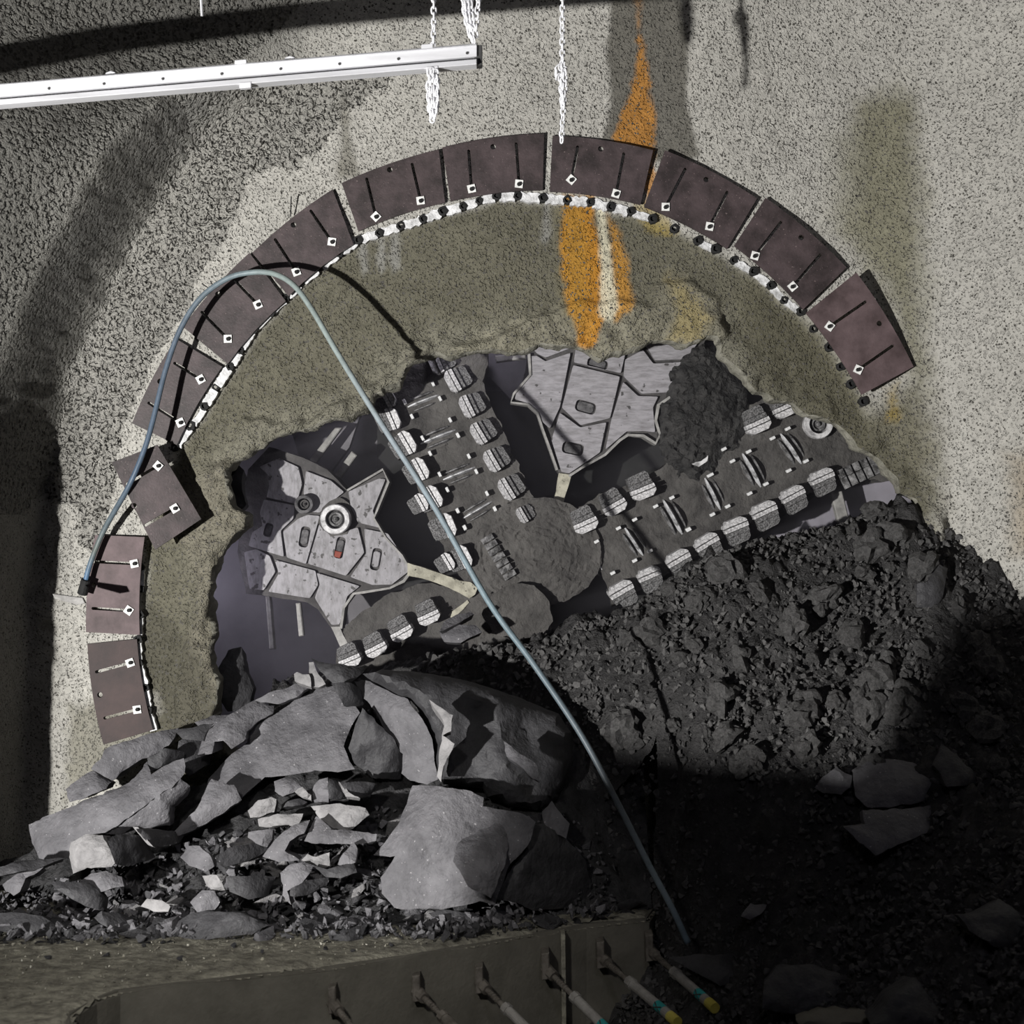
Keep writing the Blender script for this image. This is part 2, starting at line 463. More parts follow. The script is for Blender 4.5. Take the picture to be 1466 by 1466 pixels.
zone([(487, 135), (494, 135), (500, 200), (512, 250), (485, 252), (492, 200)], (0.17, 0.16, 0.13), 7, 0.7, 0.2)
zone([(60, 520), (190, 300), (300, 160), (350, 110), (250, 140), (120, 300), (40, 450)], (0.22, 0.215, 0.205), 25, 0.6, 0.3)  # paints the shadow band beside the lip into the wall colour
zone([(-60, 300), (60, 300), (110, 600), (90, 900), (95, 1300), (-200, 1300), (-200, 500)], (0.16, 0.155, 0.14), 40, 0.55, 0.4)  # paints the shadow on the lower left wall as darker colour
zone([(95, 1010), (150, 1000), (230, 1060), (90, 1150)], (0.17, 0.16, 0.12), 12, 0.7, 0.4)
OR = (0.46, 0.205, 0.035)
zone([(914, 30), (921, 60), (930, 120), (936, 180), (938, 290), (928, 300), (922, 215), (880, 205), (878, 185), (895, 150), (908, 110)], OR, 4, 0.85, 0.25)
zone([(905, -40), (922, -40), (918, 60), (912, 60)], OR, 5, 0.35, 0.2)
zone([(805, 280), (850, 280), (862, 360), (866, 440), (850, 495), (832, 497), (815, 440), (804, 350)], (0.50, 0.215, 0.02), 5, 0.9, 0.25)
zone([(866, 300), (884, 318), (899, 380), (906, 435), (885, 455), (876, 390)], (0.47, 0.225, 0.03), 6, 0.8, 0.25)
zone([(800, 280), (845, 280), (840, 480), (815, 460)], (0.26, 0.20, 0.05), 18, 0.35, 0.3)
zone([(851, 285), (866, 292), (874, 350), (882, 440), (872, 458), (860, 450), (860, 380)], (0.66, 0.62, 0.47), 4, 0.85, 0.15)
zone([(955, 400), (985, 405), (1022, 455), (1000, 490), (960, 485), (965, 440)], (0.33, 0.26, 0.10), 12, 0.55, 0.4)
zone([(905, 290), (945, 300), (960, 330), (930, 325)], (0.32, 0.24, 0.06), 6, 0.6, 0.4)
zone([(1262, 555), (1285, 550), (1290, 600), (1265, 610)], (0.30, 0.21, 0.04), 8, 0.6, 0.4)
for (dx, dy) in ((520, 345), (545, 340), (563, 335), (780, 292)):
    zone([(dx - 5, dy), (dx + 6, dy), (dx + 8, dy + 45), (dx, dy + 55), (dx - 4, dy + 40)], (0.36, 0.36, 0.35), 6, 0.5, 0.3)
for (dx, dy) in ((315, 530), (240, 650), (212, 1000)):
    zone([(dx - 6, dy - 8), (dx + 14, dy - 6), (dx + 12, dy + 14), (dx - 4, dy + 12)], (0.34, 0.33, 0.30), 6, 0.5, 0.5)
zone([(1440, 650), (1500, 640), (1500, 800), (1450, 790)], (0.28, 0.21, 0.12), 20, 0.5, 0.3)
zone([(430, -20), (470, -20), (470, 20), (430, 20)], (0.4, 0.38, 0.36), 20, 0.2, 0.3)
C = np.clip(C, 0.01, 0.95)

hole = rough_outline(HOLE, 7, 5, 71)
inH = inside(PX, PY, hole)
ny, nx = X.shape
keep_face = ~(inH[:-1, :-1] & inH[:-1, 1:] & inH[1:, :-1] & inH[1:, 1:])
VX = X.copy(); VY = -h.copy(); VZ = Z.copy()
touch = np.zeros_like(inH)
for a in (0, 1):
    for b in (0, 1):
        touch[a:ny - 1 + a, b:nx - 1 + b] |= keep_face
snap = inH & touch
si = np.argwhere(snap)
for (i, j) in si:                                           # pull the rim onto the broken outline
    p = np.array((PX[i, j], PY[i, j]))
    a = hole; b = np.roll(hole, -1, 0); dd = b - a
    t = np.clip(((p - a) * dd).sum(1) / (dd * dd).sum(1), 0, 1)
    q = a + dd * t[:, None]
    k = ((q - p) ** 2).sum(1).argmin()
    d = DW - h[i, j]
    VX[i, j], VY[i, j], VZ[i, j] = P(q[k, 0], q[k, 1], d)
idx = np.arange(ny * nx).reshape(ny, nx)
quads = np.stack([idx[:-1, :-1], idx[:-1, 1:], idx[1:, 1:], idx[1:, :-1]], -1)
slc = sl[:-1, :-1]
xc = sR[:-1, :-1]
regions = {'wall_left': (slc > 0.1), 'wall_right': (xc > 0.25) & (slc <= 0.1)}
regions['wall_back'] = ~(regions['wall_left'] | regions['wall_right'])
verts = np.stack([VX, VY, VZ], -1).reshape(-1, 3)
cols = C.reshape(-1, 3)
WALL = {}
for nm, msk in regions.items():
    q = quads[msk & keep_face]
    used, inv = np.unique(q, return_inverse=True)
    q = inv.reshape(q.shape)
    v = verts[used]; c = cols[used]
    me = bpy.data.meshes.new(nm)
    me.vertices.add(len(v)); me.vertices.foreach_set('co', v.astype(np.float32).ravel())
    me.loops.add(q.size); me.loops.foreach_set('vertex_index', q.astype(np.int32).ravel())
    me.polygons.add(len(q))
    me.polygons.foreach_set('loop_start', np.arange(0, q.size, 4, dtype=np.int32))
    me.polygons.foreach_set('use_smooth', np.ones(len(q), bool))
    me.update(calc_edges=True)
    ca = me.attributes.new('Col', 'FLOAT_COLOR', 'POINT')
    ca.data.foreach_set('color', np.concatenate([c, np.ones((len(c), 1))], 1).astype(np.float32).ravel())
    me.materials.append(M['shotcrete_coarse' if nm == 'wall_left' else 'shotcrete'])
    if nm == 'wall_back':
        me.materials.append(M['rubble_edge'])
        me.materials.append(M['shotcrete_coarse'])
        me.polygons.foreach_set('material_index', (strip[:-1, :-1][msk & keep_face] > 0.5).astype(np.int32) * 2)
        bm = bmesh.new(); bm.from_mesh(me)
        be = [e for e in bm.edges if e.is_boundary]
        cen = Vector(P(760, 780, DW))
        inner = []
        for e in be:
            m = (e.verts[0].co + e.verts[1].co) / 2
            d = m.y + DW
            pxm = 733 + m.x * F / d; pym = 733 - (m.z - ZC) * F / d
            if 280 < pxm < 1345 and 460 < pym < 1100: inner.append(e)
        for k, (back, spread) in enumerate(((0.12, -0.03), (0.14, 0.02), (0.22, 0.05))):
            r = bmesh.ops.extrude_edge_only(bm, edges=inner)
            nv = [g for g in r['geom'] if isinstance(g, bmesh.types.BMVert)]
            inner = [g for g in r['geom'] if isinstance(g, bmesh.types.BMEdge) and g.verts[0] in set(nv) and g.verts[1] in set(nv)]
            for g in r['geom']:
                if isinstance(g, bmesh.types.BMFace): g.material_index = 1
            for vtx in nv:
                o = (vtx.co - cen); o.y = 0; o.normalize()
                nn = float(fbm(vtx.co.x * 5 + k * 9, vtx.co.z * 5, 81 + k, 3))
                vtx.co += o * (spread + 0.06 * nn) + Vector((0, back * (1 + 0.5 * nn), 0))
        bm.to_mesh(me); bm.free()
    o = link(bpy.data.objects.new(nm, me))
    o['kind'] = 'structure'
    WALL[nm] = o

fl = mk('floor', [(-9, -9, 0), (9, -9, 0), (9, 4, 0), (-9, 4, 0)], [(0, 1, 2, 3)], M['floor'])
fl['kind'] = 'structure'

_t = (PX - 0)  # lookup of the wall depth at a spot of the photograph


def wall_d(px, py):
    x = (px - 733) / F * DW; z = ZC - (py - 733) / F * DW
    i = int(round((z - gz[0]) / STEP)); j = int(round((x - gx[0]) / STEP))
    return DW - float(h[max(0, min(ny - 1, i)), max(0, min(nx - 1, j))])


# dark dowel stubs and dashes of white foam round the tunnel eye
back = WALL['wall_back']


def disc_mesh(r, depth, seg=10, jag=0.12):
    vs = []; fs = []
    for k, (rr, y) in enumerate(((r, 0.02), (r, -depth), (r * 0.55, -depth - 0.004), (r * 0.5, -depth * 0.3))):
        for s in range(seg):
            a = 2 * math.pi * s / seg
            q = rr * (1 + jag * math.sin(s * 2.7 + k))
            vs.append((q * math.cos(a), y, q * math.sin(a)))
    for k in range(3):
        for s in range(seg):
            fs.append((k * seg + s, k * seg + (s + 1) % seg, (k + 1) * seg + (s + 1) % seg, (k + 1) * seg + s))
    fs.append(tuple(3 * seg + s for s in range(seg)))
    me = bpy.data.meshes.new('dowel_stub')
    me.from_pydata(vs, [], fs)
    bm = bmesh.new(); bm.from_mesh(me); bmesh.ops.recalc_face_normals(bm, faces=bm.faces); bm.to_mesh(me); bm.free()
    me.materials.append(M['black_iron'])
    return me


dm = disc_mesh(0.043, 0.035)
for (px, py) in DOTS + DOTS_UP:
    o = link(bpy.data.objects.new('dowel_stub', dm), back)
    o.location = P(px, py, wall_d(px, py) + 0.0)
    o.rotation_euler = (0, random.uniform(0, 6), 0)
    o.scale = [random.uniform(0.85, 1.15)] * 3


def extr_px(name, outline, d, thick, mat, parent=None, bevel=0.0, slope=(0, 0), smooth=False):
    """prism: an outline of pixels at distance d, pushed back by thick"""
    pts = [tuple(p) for p in outline]
    cx = sum(p[0] for p in pts) / len(pts); cy = sum(p[1] for p in pts) / len(pts)
    bm = bmesh.new()
    vs = []
    for p in pts:
        dd = d + slope[0] * (p[0] - cx) * d / F - slope[1] * (p[1] - cy) * d / F
        vs.append(bm.verts.new(P(p[0], p[1], dd)))
    f = bm.faces.new(vs)
    r = bmesh.ops.extrude_face_region(bm, geom=[f])
    for g in r['geom']:
        if isinstance(g, bmesh.types.BMVert): g.co.y += thick
    if bevel > 0:
        bm.normal_update()
        ed = [e for e in bm.edges if all(v in vs for v in e.verts)]
        bmesh.ops.bevel(bm, geom=ed, offset=bevel, segments=1, affect='EDGES', clamp_overlap=True)
    return from_bm(name, bm, mat, parent, smooth)


def dash(a, b, w, seed):
    a = np.array(a, float); b = np.array(b, float)
    u = (b - a); L = np.linalg.norm(u); u /= L; n = np.array((-u[1], u[0]))
    a = a + u * 4; b = b - u * 4
    pts = []
    k = max(3, int(L / 5))
    for s in range(k + 1):
        t = s / k
        pts.append(a + (b - a) * t + n * (w * (0.5 + 0.35 * float(vnoise(seed * 3.1 + s * 0.9, 1.0, 5)) - 0.1)))
    for s in range(k, -1, -1):
        t = s / k
        pts.append(a + (b - a) * t - n * (w * (0.5 + 0.35 * float(vnoise(seed * 3.1 + s * 0.9, 9.0, 6)) - 0.1)))
    m = (a + b) / 2
    extr_px('foam_dash', pts, wall_d(*m) - 0.02, 0.09, M['foam'], back)


for i in range(26):
    dash(DOTS_UP[i], DOTS_UP[i + 1], 11 if i < 25 else 8, i)
for i in (28, 30, 31, 32, 33):
    dash(DOTS_UP[i], DOTS_UP[i + 1], 8, i)
for i in (0, 2, 3, 4, 5):
    dash(DOTS[i], DOTS[i + 1], 8, i + 50)
dash((212, 1017), (221, 1050), 9, 60)

# ------------------------------------------------------------------ slotted steel plates
PLATES = [  # corners: outer start, outer end, inner end, inner start; bolts, slot ends, hole
    ('plate_dark', [(148, 1066), (125, 922), (196, 915), (219, 1045)], [(186, 949), (196, 1016)], [(138, 962), (150, 1028)], (143, 995),
     'dark brown slotted steel plate at the foot of the arch, touching the rock pile'),
    ('plate_pale', [(123, 905), (136, 766), (207, 769), (200, 909)], [(192, 807), (184, 874)], [(131, 804), (133, 871)], (134, 838),
     'dusty slotted steel plate second from the arch foot, hose end at its edge'),
    ('plate', [(222, 787), (160, 662), (225, 637), (288, 743)], [(226, 667), (250, 728)], [(181, 693), (208, 752)], (192, 724),
     'loose slotted steel plate tilted out of line with the arch, standing off the wall'),
    ('plate', [(189, 606), (252, 485), (318, 525), (253, 637)], [(287, 543), (258, 605)], [(250, 520), (213, 577)], (229, 546),
     'brown slotted steel plate directly above the tilted loose plate'),
    ('plate', [(262, 468), (357, 362), (409, 431), (326, 521)], [(369, 436), (326, 485)], [(336, 401), (289, 447)], (312, 421),
     'brown slotted steel plate crossed lengthwise by the arching hose'),
    ('plate', [(361, 362), (476, 271), (506, 350), (413, 424)], [(475, 346), (424, 389)], [(445, 302), (394, 343)], (420, 322),
     'brown slotted steel plate above the hose loop, with a pale triangle of dust'),
    ('plate', [(489, 262), (628, 214), (637, 290), (513, 331)], [(538, 310), (602, 287)], [(525, 256), (590, 235)], (558, 243),
     'brown slotted steel plate left of the crown of the arch, under a thin damp streak'),
    ('plate', [(633, 211), (779, 191), (777, 272), (645, 288)], [(675, 270), (743, 263)], [(671, 216), (739, 206)], (706, 210),
     'brown slotted steel plate at the crown of the arch, left of the hanging chain'),
    ('plate', [(791, 194), (935, 215), (917, 293), (787, 274)], [(818, 257), (882, 277)], [(827, 210), (893, 220)], (860, 213),
     'brown slotted steel plate at the crown, below the hanging chain and rust streak'),
    ('plate', [(952, 215), (1084, 284), (1041, 356), (922, 296)], [(953, 296), (1016, 324)], [(981, 242), (1041, 275)], (1011, 257),
     'brown slotted steel plate just to the right of the orange rust streak'),
    ('plate', [(1096, 283), (1212, 383), (1150, 443), (1051, 352)], [(1081, 366), (1135, 410)], [(1118, 318), (1174, 365)], (1147, 340),
     'brown slotted steel plate second from the right end of the arch'),
    ('plate_pale', [(1226, 390), (1308, 525), (1234, 565), (1154, 448)], [(1188, 467), (1229, 529)], [(1239, 432), (1278, 495)], (1259, 463),
     'reddish slotted steel plate with a tan stain, last at the right end of the arch'),
]


def capsule(a, b, r, n=5):
    a = np.array(a, float); b = np.array(b, float)
    u = b - a; u /= np.linalg.norm(u)
    an = math.atan2(u[1], u[0]); pts = []
    for k in range(n + 1):
        t = an + math.pi / 2 + math.pi * k / n
        pts.append((a[0] + r * math.cos(t), a[1] + r * math.sin(t)))
    for k in range(n + 1):
        t = an - math.pi / 2 + math.pi * k / n
        pts.append((b[0] + r * math.cos(t), b[1] + r * math.sin(t)))
    return pts


def sheet(name, loops, d, thick, mat, parent=None, slope=(0, 0), ctr=None, bevel=0.0):
    """flat plate with real holes: filled 2-D curve turned into a mesh, then stood up at distance d"""
    cu = bpy.data.curves.new('tmp', 'CURVE')
    cu.dimensions = '2D'; cu.fill_mode = 'BOTH'; cu.extrude = 0.5
    for lp in loops:
        s = cu.splines.new('POLY'); s.points.add(len(lp) - 1)
        for k, p in enumerate(lp): s.points[k].co = (p[0] / 100.0, -p[1] / 100.0, 0, 1)
        s.use_cyclic_u = True
    tmp = bpy.data.objects.new('tmp', cu)
    COL.objects.link(tmp)
    dg = bpy.context.evaluated_depsgraph_get()
    me = bpy.data.meshes.new_from_object(tmp.evaluated_get(dg))
    bpy.data.objects.remove(tmp); bpy.data.curves.remove(cu)
    if ctr is None: ctr = np.mean(np.array(loops[0], float), 0)
    for v in me.vertices:
        px, py = v.co.x * 100, -v.co.y * 100
        dd = d + slope[0] * (px - ctr[0]) * d / F - slope[1] * (py - ctr[1]) * d / F
        back_ = v.co.z < 0
        q = Vector(P(px, py, dd))
        if back_: q.y += thick
        v.co = q
    bm = bmesh.new(); bm.from_mesh(me)
    bmesh.ops.remove_doubles(bm, verts=bm.verts, dist=1e-5)
    bmesh.ops.recalc_face_normals(bm, faces=bm.faces)
    bm.to_mesh(me); bm.free()
    me.name = name
    me.materials.clear(); me.materials.append(mat)
    me.polygons.foreach_set('use_smooth', [False] * len(me.polygons))
    return link(bpy.data.objects.new(name, me), parent)


def arc_edge(a, b, bulge, n=7):
    a = np.array(a, float); b = np.array(b, float)
    u = b - a; nrm = np.array((u[1], -u[0])) / np.linalg.norm(u)
    return [tuple(a + u * k / n + nrm * bulge * 4 * (k / n) * (1 - k / n)) for k in range(n)]


for i, (mt, q, bolts, ends, hl, lab) in enumerate(PLATES):
    bl = 0.0 if i == 2 else 4.0
    bi = 0.0 if i == 2 else -3.5
    oo = arc_edge(q[0], q[1], bl) + arc_edge(q[1], q[2], 0) + arc_edge(q[2], q[3], bi) + arc_edge(q[3], q[0], 0)
    ctr = np.mean(np.array(q, float), 0)
    d0 = min([wall_d(*p) for p in q] + [wall_d(*ctr)])
    off = 0.30 if i == 2 else 0.045
    slope = (0.12, 0.0) if i == 2 else (0, 0)
    loops = [oo]
    circ = [(hl[0] + 4 * math.cos(t), hl[1] + 4 * math.sin(t)) for t in np.linspace(0, 2 * math.pi, 12, endpoint=False)]
    loops.append(circ)
    for b_, e_ in zip(bolts, ends):
        loops.append(capsule(b_, e_, 2.1))
    pl = sheet('steel_plate', loops, d0 - off, 0.028, M[mt], None, slope, ctr)
    tag(pl, lab, 'steel plate', 'slotted plates round the tunnel eye')
    for b_ in bolts:
        ang = random.uniform(0, math.pi / 2)
        r = 8.0
        sq = [(b_[0] + r * math.cos(ang + k * math.pi / 2), b_[1] + r * math.sin(ang + k * math.pi / 2)) for k in range(4)]
        dd = d0 - off + slope[0] * (b_[0] - ctr[0]) * d0 / F
        hole_ = [(b_[0] + 2.6 * math.cos(t), b_[1] + 2.6 * math.sin(t)) for t in np.linspace(0, 2 * math.pi, 10, endpoint=False)]
        w = sheet('washer', [sq, hole_], dd - 0.016, 0.014, M['white_paint'], pl)
        w['label'] = 'white painted square washer'
        hx = [(b_[0] + 2.9 * math.cos(t), b_[1] + 2.9 * math.sin(t)) for t in np.linspace(0, 2 * math.pi, 6, endpoint=False)]
        extr_px('bolt', hx, dd - 0.05, 0.16, M['black_iron'], w, 0.004)

# ------------------------------------------------------------------ cutterhead behind the opening
head = empty('cutterhead', P(745, 790, 17.2))
tag(head, 'large muddy tunnel boring cutterhead standing behind the broken opening', 'cutterhead')


def part(o, root=head):
    return child_keep(o, root)


def slab_mesh(name, outline, dfun, thick, mat, step=12, jit=0.35, edge_amp=2.0, seed=0, scale_back=0.92, smooth=True, back_shift=(0, 0), round_=0.0, rr=8.0):
    """block with a triangulated uneven front; dfun(px,py) gives the distance of the front"""
    ol = rough_outline(outline, step, edge_amp, seed)
    r = np.random.default_rng(seed + 100)
    mn = ol.min(0); mx = ol.max(0)
    gx_, gy_ = np.meshgrid(np.arange(mn[0], mx[0], step), np.arange(mn[1], mx[1], step))
    gx_ = gx_ + r.uniform(-jit, jit, gx_.shape) * step; gy_ = gy_ + r.uniform(-jit, jit, gy_.shape) * step
    ip = np.stack([gx_.ravel(), gy_.ravel()], 1)
    sd = sdf(ip[:, 0], ip[:, 1], ol)
    ip = ip[sd > step * 0.45]
    n = len(ol)
    pts = [Vector((p[0], p[1])) for p in ol] + [Vector((p[0], p[1])) for p in ip]
    edges = [(k, (k + 1) % n) for k in range(n)]
    v2, e2, f2, ov, oe, of = delaunay_2d_cdt(pts, edges, [], 1, 1e-4)
    vv = np.array([(v.x, v.y) for v in v2])
    dd = np.array(dfun(vv[:, 0], vv[:, 1]), float)
    if round_ > 0:
        ed = seg_dist(vv[:, 0], vv[:, 1], ol)
        dd = dd + round_ * np.exp(-ed / rr)
    bm = bmesh.new()
    bv = [bm.verts.new(P(p[0], p[1], d)) for p, d in zip(vv, dd)]
    for f in f2:
        try: bm.faces.new([bv[k] for k in f])
        except ValueError: pass
    be = [e for e in bm.edges if e.is_boundary]
    ret = bmesh.ops.extrude_edge_only(bm, edges=be)
    nv = [g for g in ret['geom'] if isinstance(g, bmesh.types.BMVert)]
    cx, cy = vv.mean(0)
    md = float(dd.mean())
    cen = Vector(P(cx, cy, md))
    for v in nv:
        o = v.co - cen
        v.co = cen + Vector((o.x * scale_back + back_shift[0], o.y * 0.6 + thick, o.z * scale_back + back_shift[1]))
    ne = [g for g in ret['geom'] if isinstance(g, bmesh.types.BMEdge) and g.verts[0] in set(nv) and g.verts[1] in set(nv)]
    try: bmesh.ops.contextual_create(bm, geom=ne)
    except Exception: pass
    bmesh.ops.triangulate(bm, faces=[f for f in bm.faces if len(f.verts) > 4])
    o = from_bm(name, bm, mat, None, smooth)
    if smooth:
        me = o.data
        try: me.set_sharp_from_angle(angle=math.radians(38))
        except Exception: pass
    return o


def c5(X_, Y_): return (320 + X_ * .27285, 480 + Y_ * .27285)
def c6(X_, Y_): return (640 + X_ * .27285, 460 + Y_ * .27285)
def c7(X_, Y_): return (960 + X_ * .27285, 480 + Y_ * .27285)
def c8(X_, Y_): return (300 + X_ * .27285, 640 + Y_ * .27285)
def cm(fn, s): return [fn(*p) for p in s]


DP = 16.92
# bulkhead far behind
bk = [(790 + 640 * math.cos(t), 850 + 640 * math.sin(t)) for t in np.linspace(0, 2 * math.pi, 64, endpoint=False)]
part(extr_px('bulkhead', bk, 18.3, 0.2, M['bulkhead']))
part(extr_px('bulkhead_panel', [(1090, 770), (1140, 730), (1195, 690), (1275, 655), (1330, 690), (1340, 800), (1100, 840)], 17.75, 0.3, M['bulk_haze_lit']))
part(extr_px('bulkhead_panel', [(1030, 480), (1060, 470), (1110, 560), (1060, 590)], 17.7, 0.2, M['bulk_haze_lit']))
part(extr_px('bulkhead_panel', [(640, 480), (760, 480), (752, 530), (740, 580), (700, 540)], 17.8, 0.2, M['bulkhead']))
part(extr_px('bulkhead_panel', [(400, 560), (520, 580), (500, 640), (470, 680), (430, 660)], 17.7, 0.2, M['bulkhead']))
for q in ([(1188, 700), (1204, 695), (1218, 752), (1203, 757)],
          cm(c8, [(292, 770), (318, 770), (342, 1062), (314, 1062)]), cm(c8, [(452, 820), (476, 818), (494, 990), (468, 994)]),
          cm(c5, [(470, 690), (440, 665), (585, 485), (620, 485)]), cm(c5, [(580, 735), (672, 608), (700, 630), (612, 750)]),
          cm(c6, [(250, 180), (410, 165), (415, 195), (258, 215)])):
    part(extr_px('strut_bar', q, 17.35, 0.12, M['rim'], None, 0.01))

# --- pie-shaped sectors with their wear panels
SECT_TOP = cm(c6, [(300, -60), (430, 170), (437, 280), (350, 380), (335, 425), (425, 436), (475, 480), (500, 560), (540, 670), (578, 780),
                   (596, 815), (640, 812), (705, 770), (830, 700), (905, 625), (950, 596), (1030, 600), (1095, 640), (1118, 595), (1095, 520),
                   (1110, 440), (1180, 390), (1290, 220), (1380, 60), (1380, -60)])
SECT_LEFT = [(355, 672), (385, 640), (432, 655), (468, 672), (497, 702), (548, 672), (556, 690), (540, 730), (535, 742), (552, 770), (575, 795),
             (588, 818), (578, 832), (558, 842), (520, 848), (506, 850), (492, 870), (488, 900), (478, 905), (455, 872), (440, 862), (395, 855),
             (352, 850), (340, 790), (345, 740)]


def inset_slab(name, ol, d, th, mat, amp=1.0, seed=1, parent=None, stp=10):
    def fun(x, y): return d + 0.012 * fbm(x * 0.05, y * 0.05, seed, 3)
    return slab_mesh(name, ol, fun, th, mat, step=stp, edge_amp=amp, seed=seed, scale_back=1.0, smooth=False)


def panel(loop, d, mat, sector, holes=(), rounding=3.0):
    """wear panel with trimmed corners and real slots"""
    pts = [np.array(p, float) for p in loop]
    out = []
    n = len(pts)
    for k in range(n):
        a, b, c = pts[k - 1], pts[k], pts[(k + 1) % n]
        ua = (a - b) / np.linalg.norm(a - b); uc = (c - b) / np.linalg.norm(c - b)
        ra = min(rounding, np.linalg.norm(a - b) * 0.3); rc = min(rounding, np.linalg.norm(c - b) * 0.3)
        out.append(tuple(b + ua * ra)); out.append(tuple((b + ua * ra * 0.3 + b + uc * rc * 0.3) / 2)); out.append(tuple(b + uc * rc))
    o = sheet('wear_panel', [out] + [list(hh) for hh in holes], d, 0.06, mat)
    o.parent = sector
    return o


def slot_rect(c, L, W, ang):
    u = (math.cos(ang), math.sin(ang)); v = (-u[1], u[0])
    pts = []
    r = min(L, W) * 0.35
    for sx, sy in ((1, 1), (-1, 1), (-1, -1), (1, -1)):
        for k in range(4):
            a0 = {(1, 1): 0, (-1, 1): math.pi / 2, (-1, -1): math.pi, (1, -1): 1.5 * math.pi}[(sx, sy)] + k * math.pi / 6
            lx = sx * (L / 2 - r) + r * math.cos(a0); ly = sy * (W / 2 - r) + r * math.sin(a0)
            pts.append((c[0] + u[0] * lx + v[0] * ly, c[1] + u[1] * lx + v[1] * ly))
    return pts


def sector(ol, seed):
    s = inset_slab('sector_plate', ol, DP + 0.05, 0.5, M['sector'], 0.8, seed)
    part(s)
    return s


def subpart(o, p):
    o.parent = p
    return o


st = sector(SECT_TOP, 3)
rimw = [np.array(p) for p in SECT_TOP]


def rim_strip(pts, w, d, sect, seed=0):
    pts = [np.array(p, float) for p in pts]
    a = []; b = []
    for k, p in enumerate(pts):
        t = pts[min(k + 1, len(pts) - 1)] - pts[max(k - 1, 0)]
        t /= np.linalg.norm(t) + 1e-9
        n = np.array((-t[1], t[0]))
        ww = w * (0.7 + 0.5 * float(vnoise(k * 0.9, seed, 3)))
        a.append(tuple(p + n * ww * 0.5)); b.append(tuple(p - n * ww * 0.5))
    subpart(extr_px('rim_weld', a + b[::-1], d, 0.25, M['rim']), sect)


rim_strip(SECT_TOP[1:10], 3.5, DP - 0.02, st, 1)
rim_strip(SECT_TOP[11:22], 4, DP - 0.02, st, 2)
stem_top = cm(c6, [(585, 800), (650, 806), (632, 880), (606, 985), (575, 975), (548, 962), (570, 890)])
part(slab_mesh('stem', stem_top, lambda x, y: DP + 0.02 + 0.02 * fbm(x * .1, y * .1, 4, 3), 0.3, M['stem'], step=9, edge_amp=1.5, seed=9))
slA = slot_rect(c6(727, 450), 30, 17, 0.27)
slB = slot_rect(c6(660, 668), 31, 17, 0.2)
slC = slot_rect(c6(790, 222), 30, 13, 0.2)
pt = [
    (cm(c6, [(425, 185), (470, 180), (515, 210), (648, 165), (592, 450), (540, 562), (503, 530), (482, 478), (432, 432), (355, 408), (362, 378), (437, 290)]), ()),
    (cm(c6, [(455, 150), (475, 170), (518, 190), (645, 142), (650, 40), (455, 40)]), ()),
    (cm(c6, [(662, 230), (907, 290), (855, 508), (702, 545), (602, 452)]), (slA,)),
    (cm(c6, [(665, 215), (912, 272), (960, 60), (690, 40)]), (slC,)),
    (cm(c6, [(592, 480), (698, 557), (836, 530), (802, 688), (640, 798), (600, 790), (548, 622)]), (slB,)),
    (cm(c6, [(924, 318), (1002, 392), (1108, 395), (1080, 452), (1092, 582), (1030, 575), (942, 578), (832, 672), (862, 518)]), ()),
    (cm(c6, [(935, 200), (1028, 150), (1082, 222), (1258, 212), (1160, 372), (1022, 380), (926, 288)]), ()),
    (cm(c6, [(1045, 130), (1092, 205), (1252, 198), (1335, 88), (1335, 20), (1060, 40)]), ()),
]
for lp, hs in pt:
    panel(lp, DP, M['panel'], st, hs)
for s_ in (slA, slB, slC):
    c_ = np.mean(np.array(s_), 0)
    subpart(extr_px('slot_block', [tuple(c_ + (np.array(p) - c_) * 0.8) for p in s_], DP + 0.025, 0.05, M['slot'], None, 0.006), st)

sf = sector(SECT_LEFT, 5)
rim_strip(SECT_LEFT[4:12], 3, DP - 0.02, sf, 3)
rim_strip(SECT_LEFT[11:18], 3.5, DP - 0.02, sf, 4)
sl1 = slot_rect(c5(425, 1058), 30, 14, math.radians(100))
sl2 = slot_rect(c5(610, 1115), 31, 13, math.radians(101))
sl3 = slot_rect(c5(800, 1175), 32, 14, math.radians(100))
sl4 = slot_rect(c5(235, 1022), 20, 12, math.radians(105))
pf = [
    (cm(c5, [(188, 690), (290, 645), (392, 692), (412, 780), (382, 885), (225, 850), (240, 790), (232, 730)]), ()),
    (cm(c5, [(212, 862), (372, 892), (366, 962), (300, 1025), (316, 1162), (130, 1105), (150, 1035), (205, 1000), (190, 930)]), (sl4,)),
    (cm(c5, [(312, 1030), (392, 962), (442, 942), (505, 948), (432, 1200), (332, 1166)]), (sl1,)),
    (cm(c5, [(432, 712), (562, 762), (632, 822), (560, 880), (505, 930), (448, 925), (420, 830)]), ()),
    (cm(c5, [(655, 820), (815, 752), (850, 755), (782, 922), (818, 1010), (705, 982), (668, 900)]), ()),
    (cm(c5, [(512, 960), (570, 1050), (705, 1008), (738, 1140), (642, 1262), (442, 1198)]), (sl2,)),
    (cm(c5, [(738, 1015), (862, 1040), (960, 1190), (970, 1240), (882, 1308), (780, 1310), (665, 1268), (748, 1146)]), (sl3,)),
    (cm(c5, [(108, 1138), (170, 1122), (242, 1158), (272, 1240), (210, 1338), (135, 1330)]), ()),
    (cm(c5, [(268, 1178), (482, 1236), (496, 1310), (452, 1380), (235, 1345), (290, 1250)]), ()),
    (cm(c8, [(562, 660), (788, 730), (722, 782), (682, 930), (640, 934), (552, 792), (578, 720)]), ()),
]
for lp, hs in pf:
    panel(lp, DP, M['panel_left'], sf, hs)
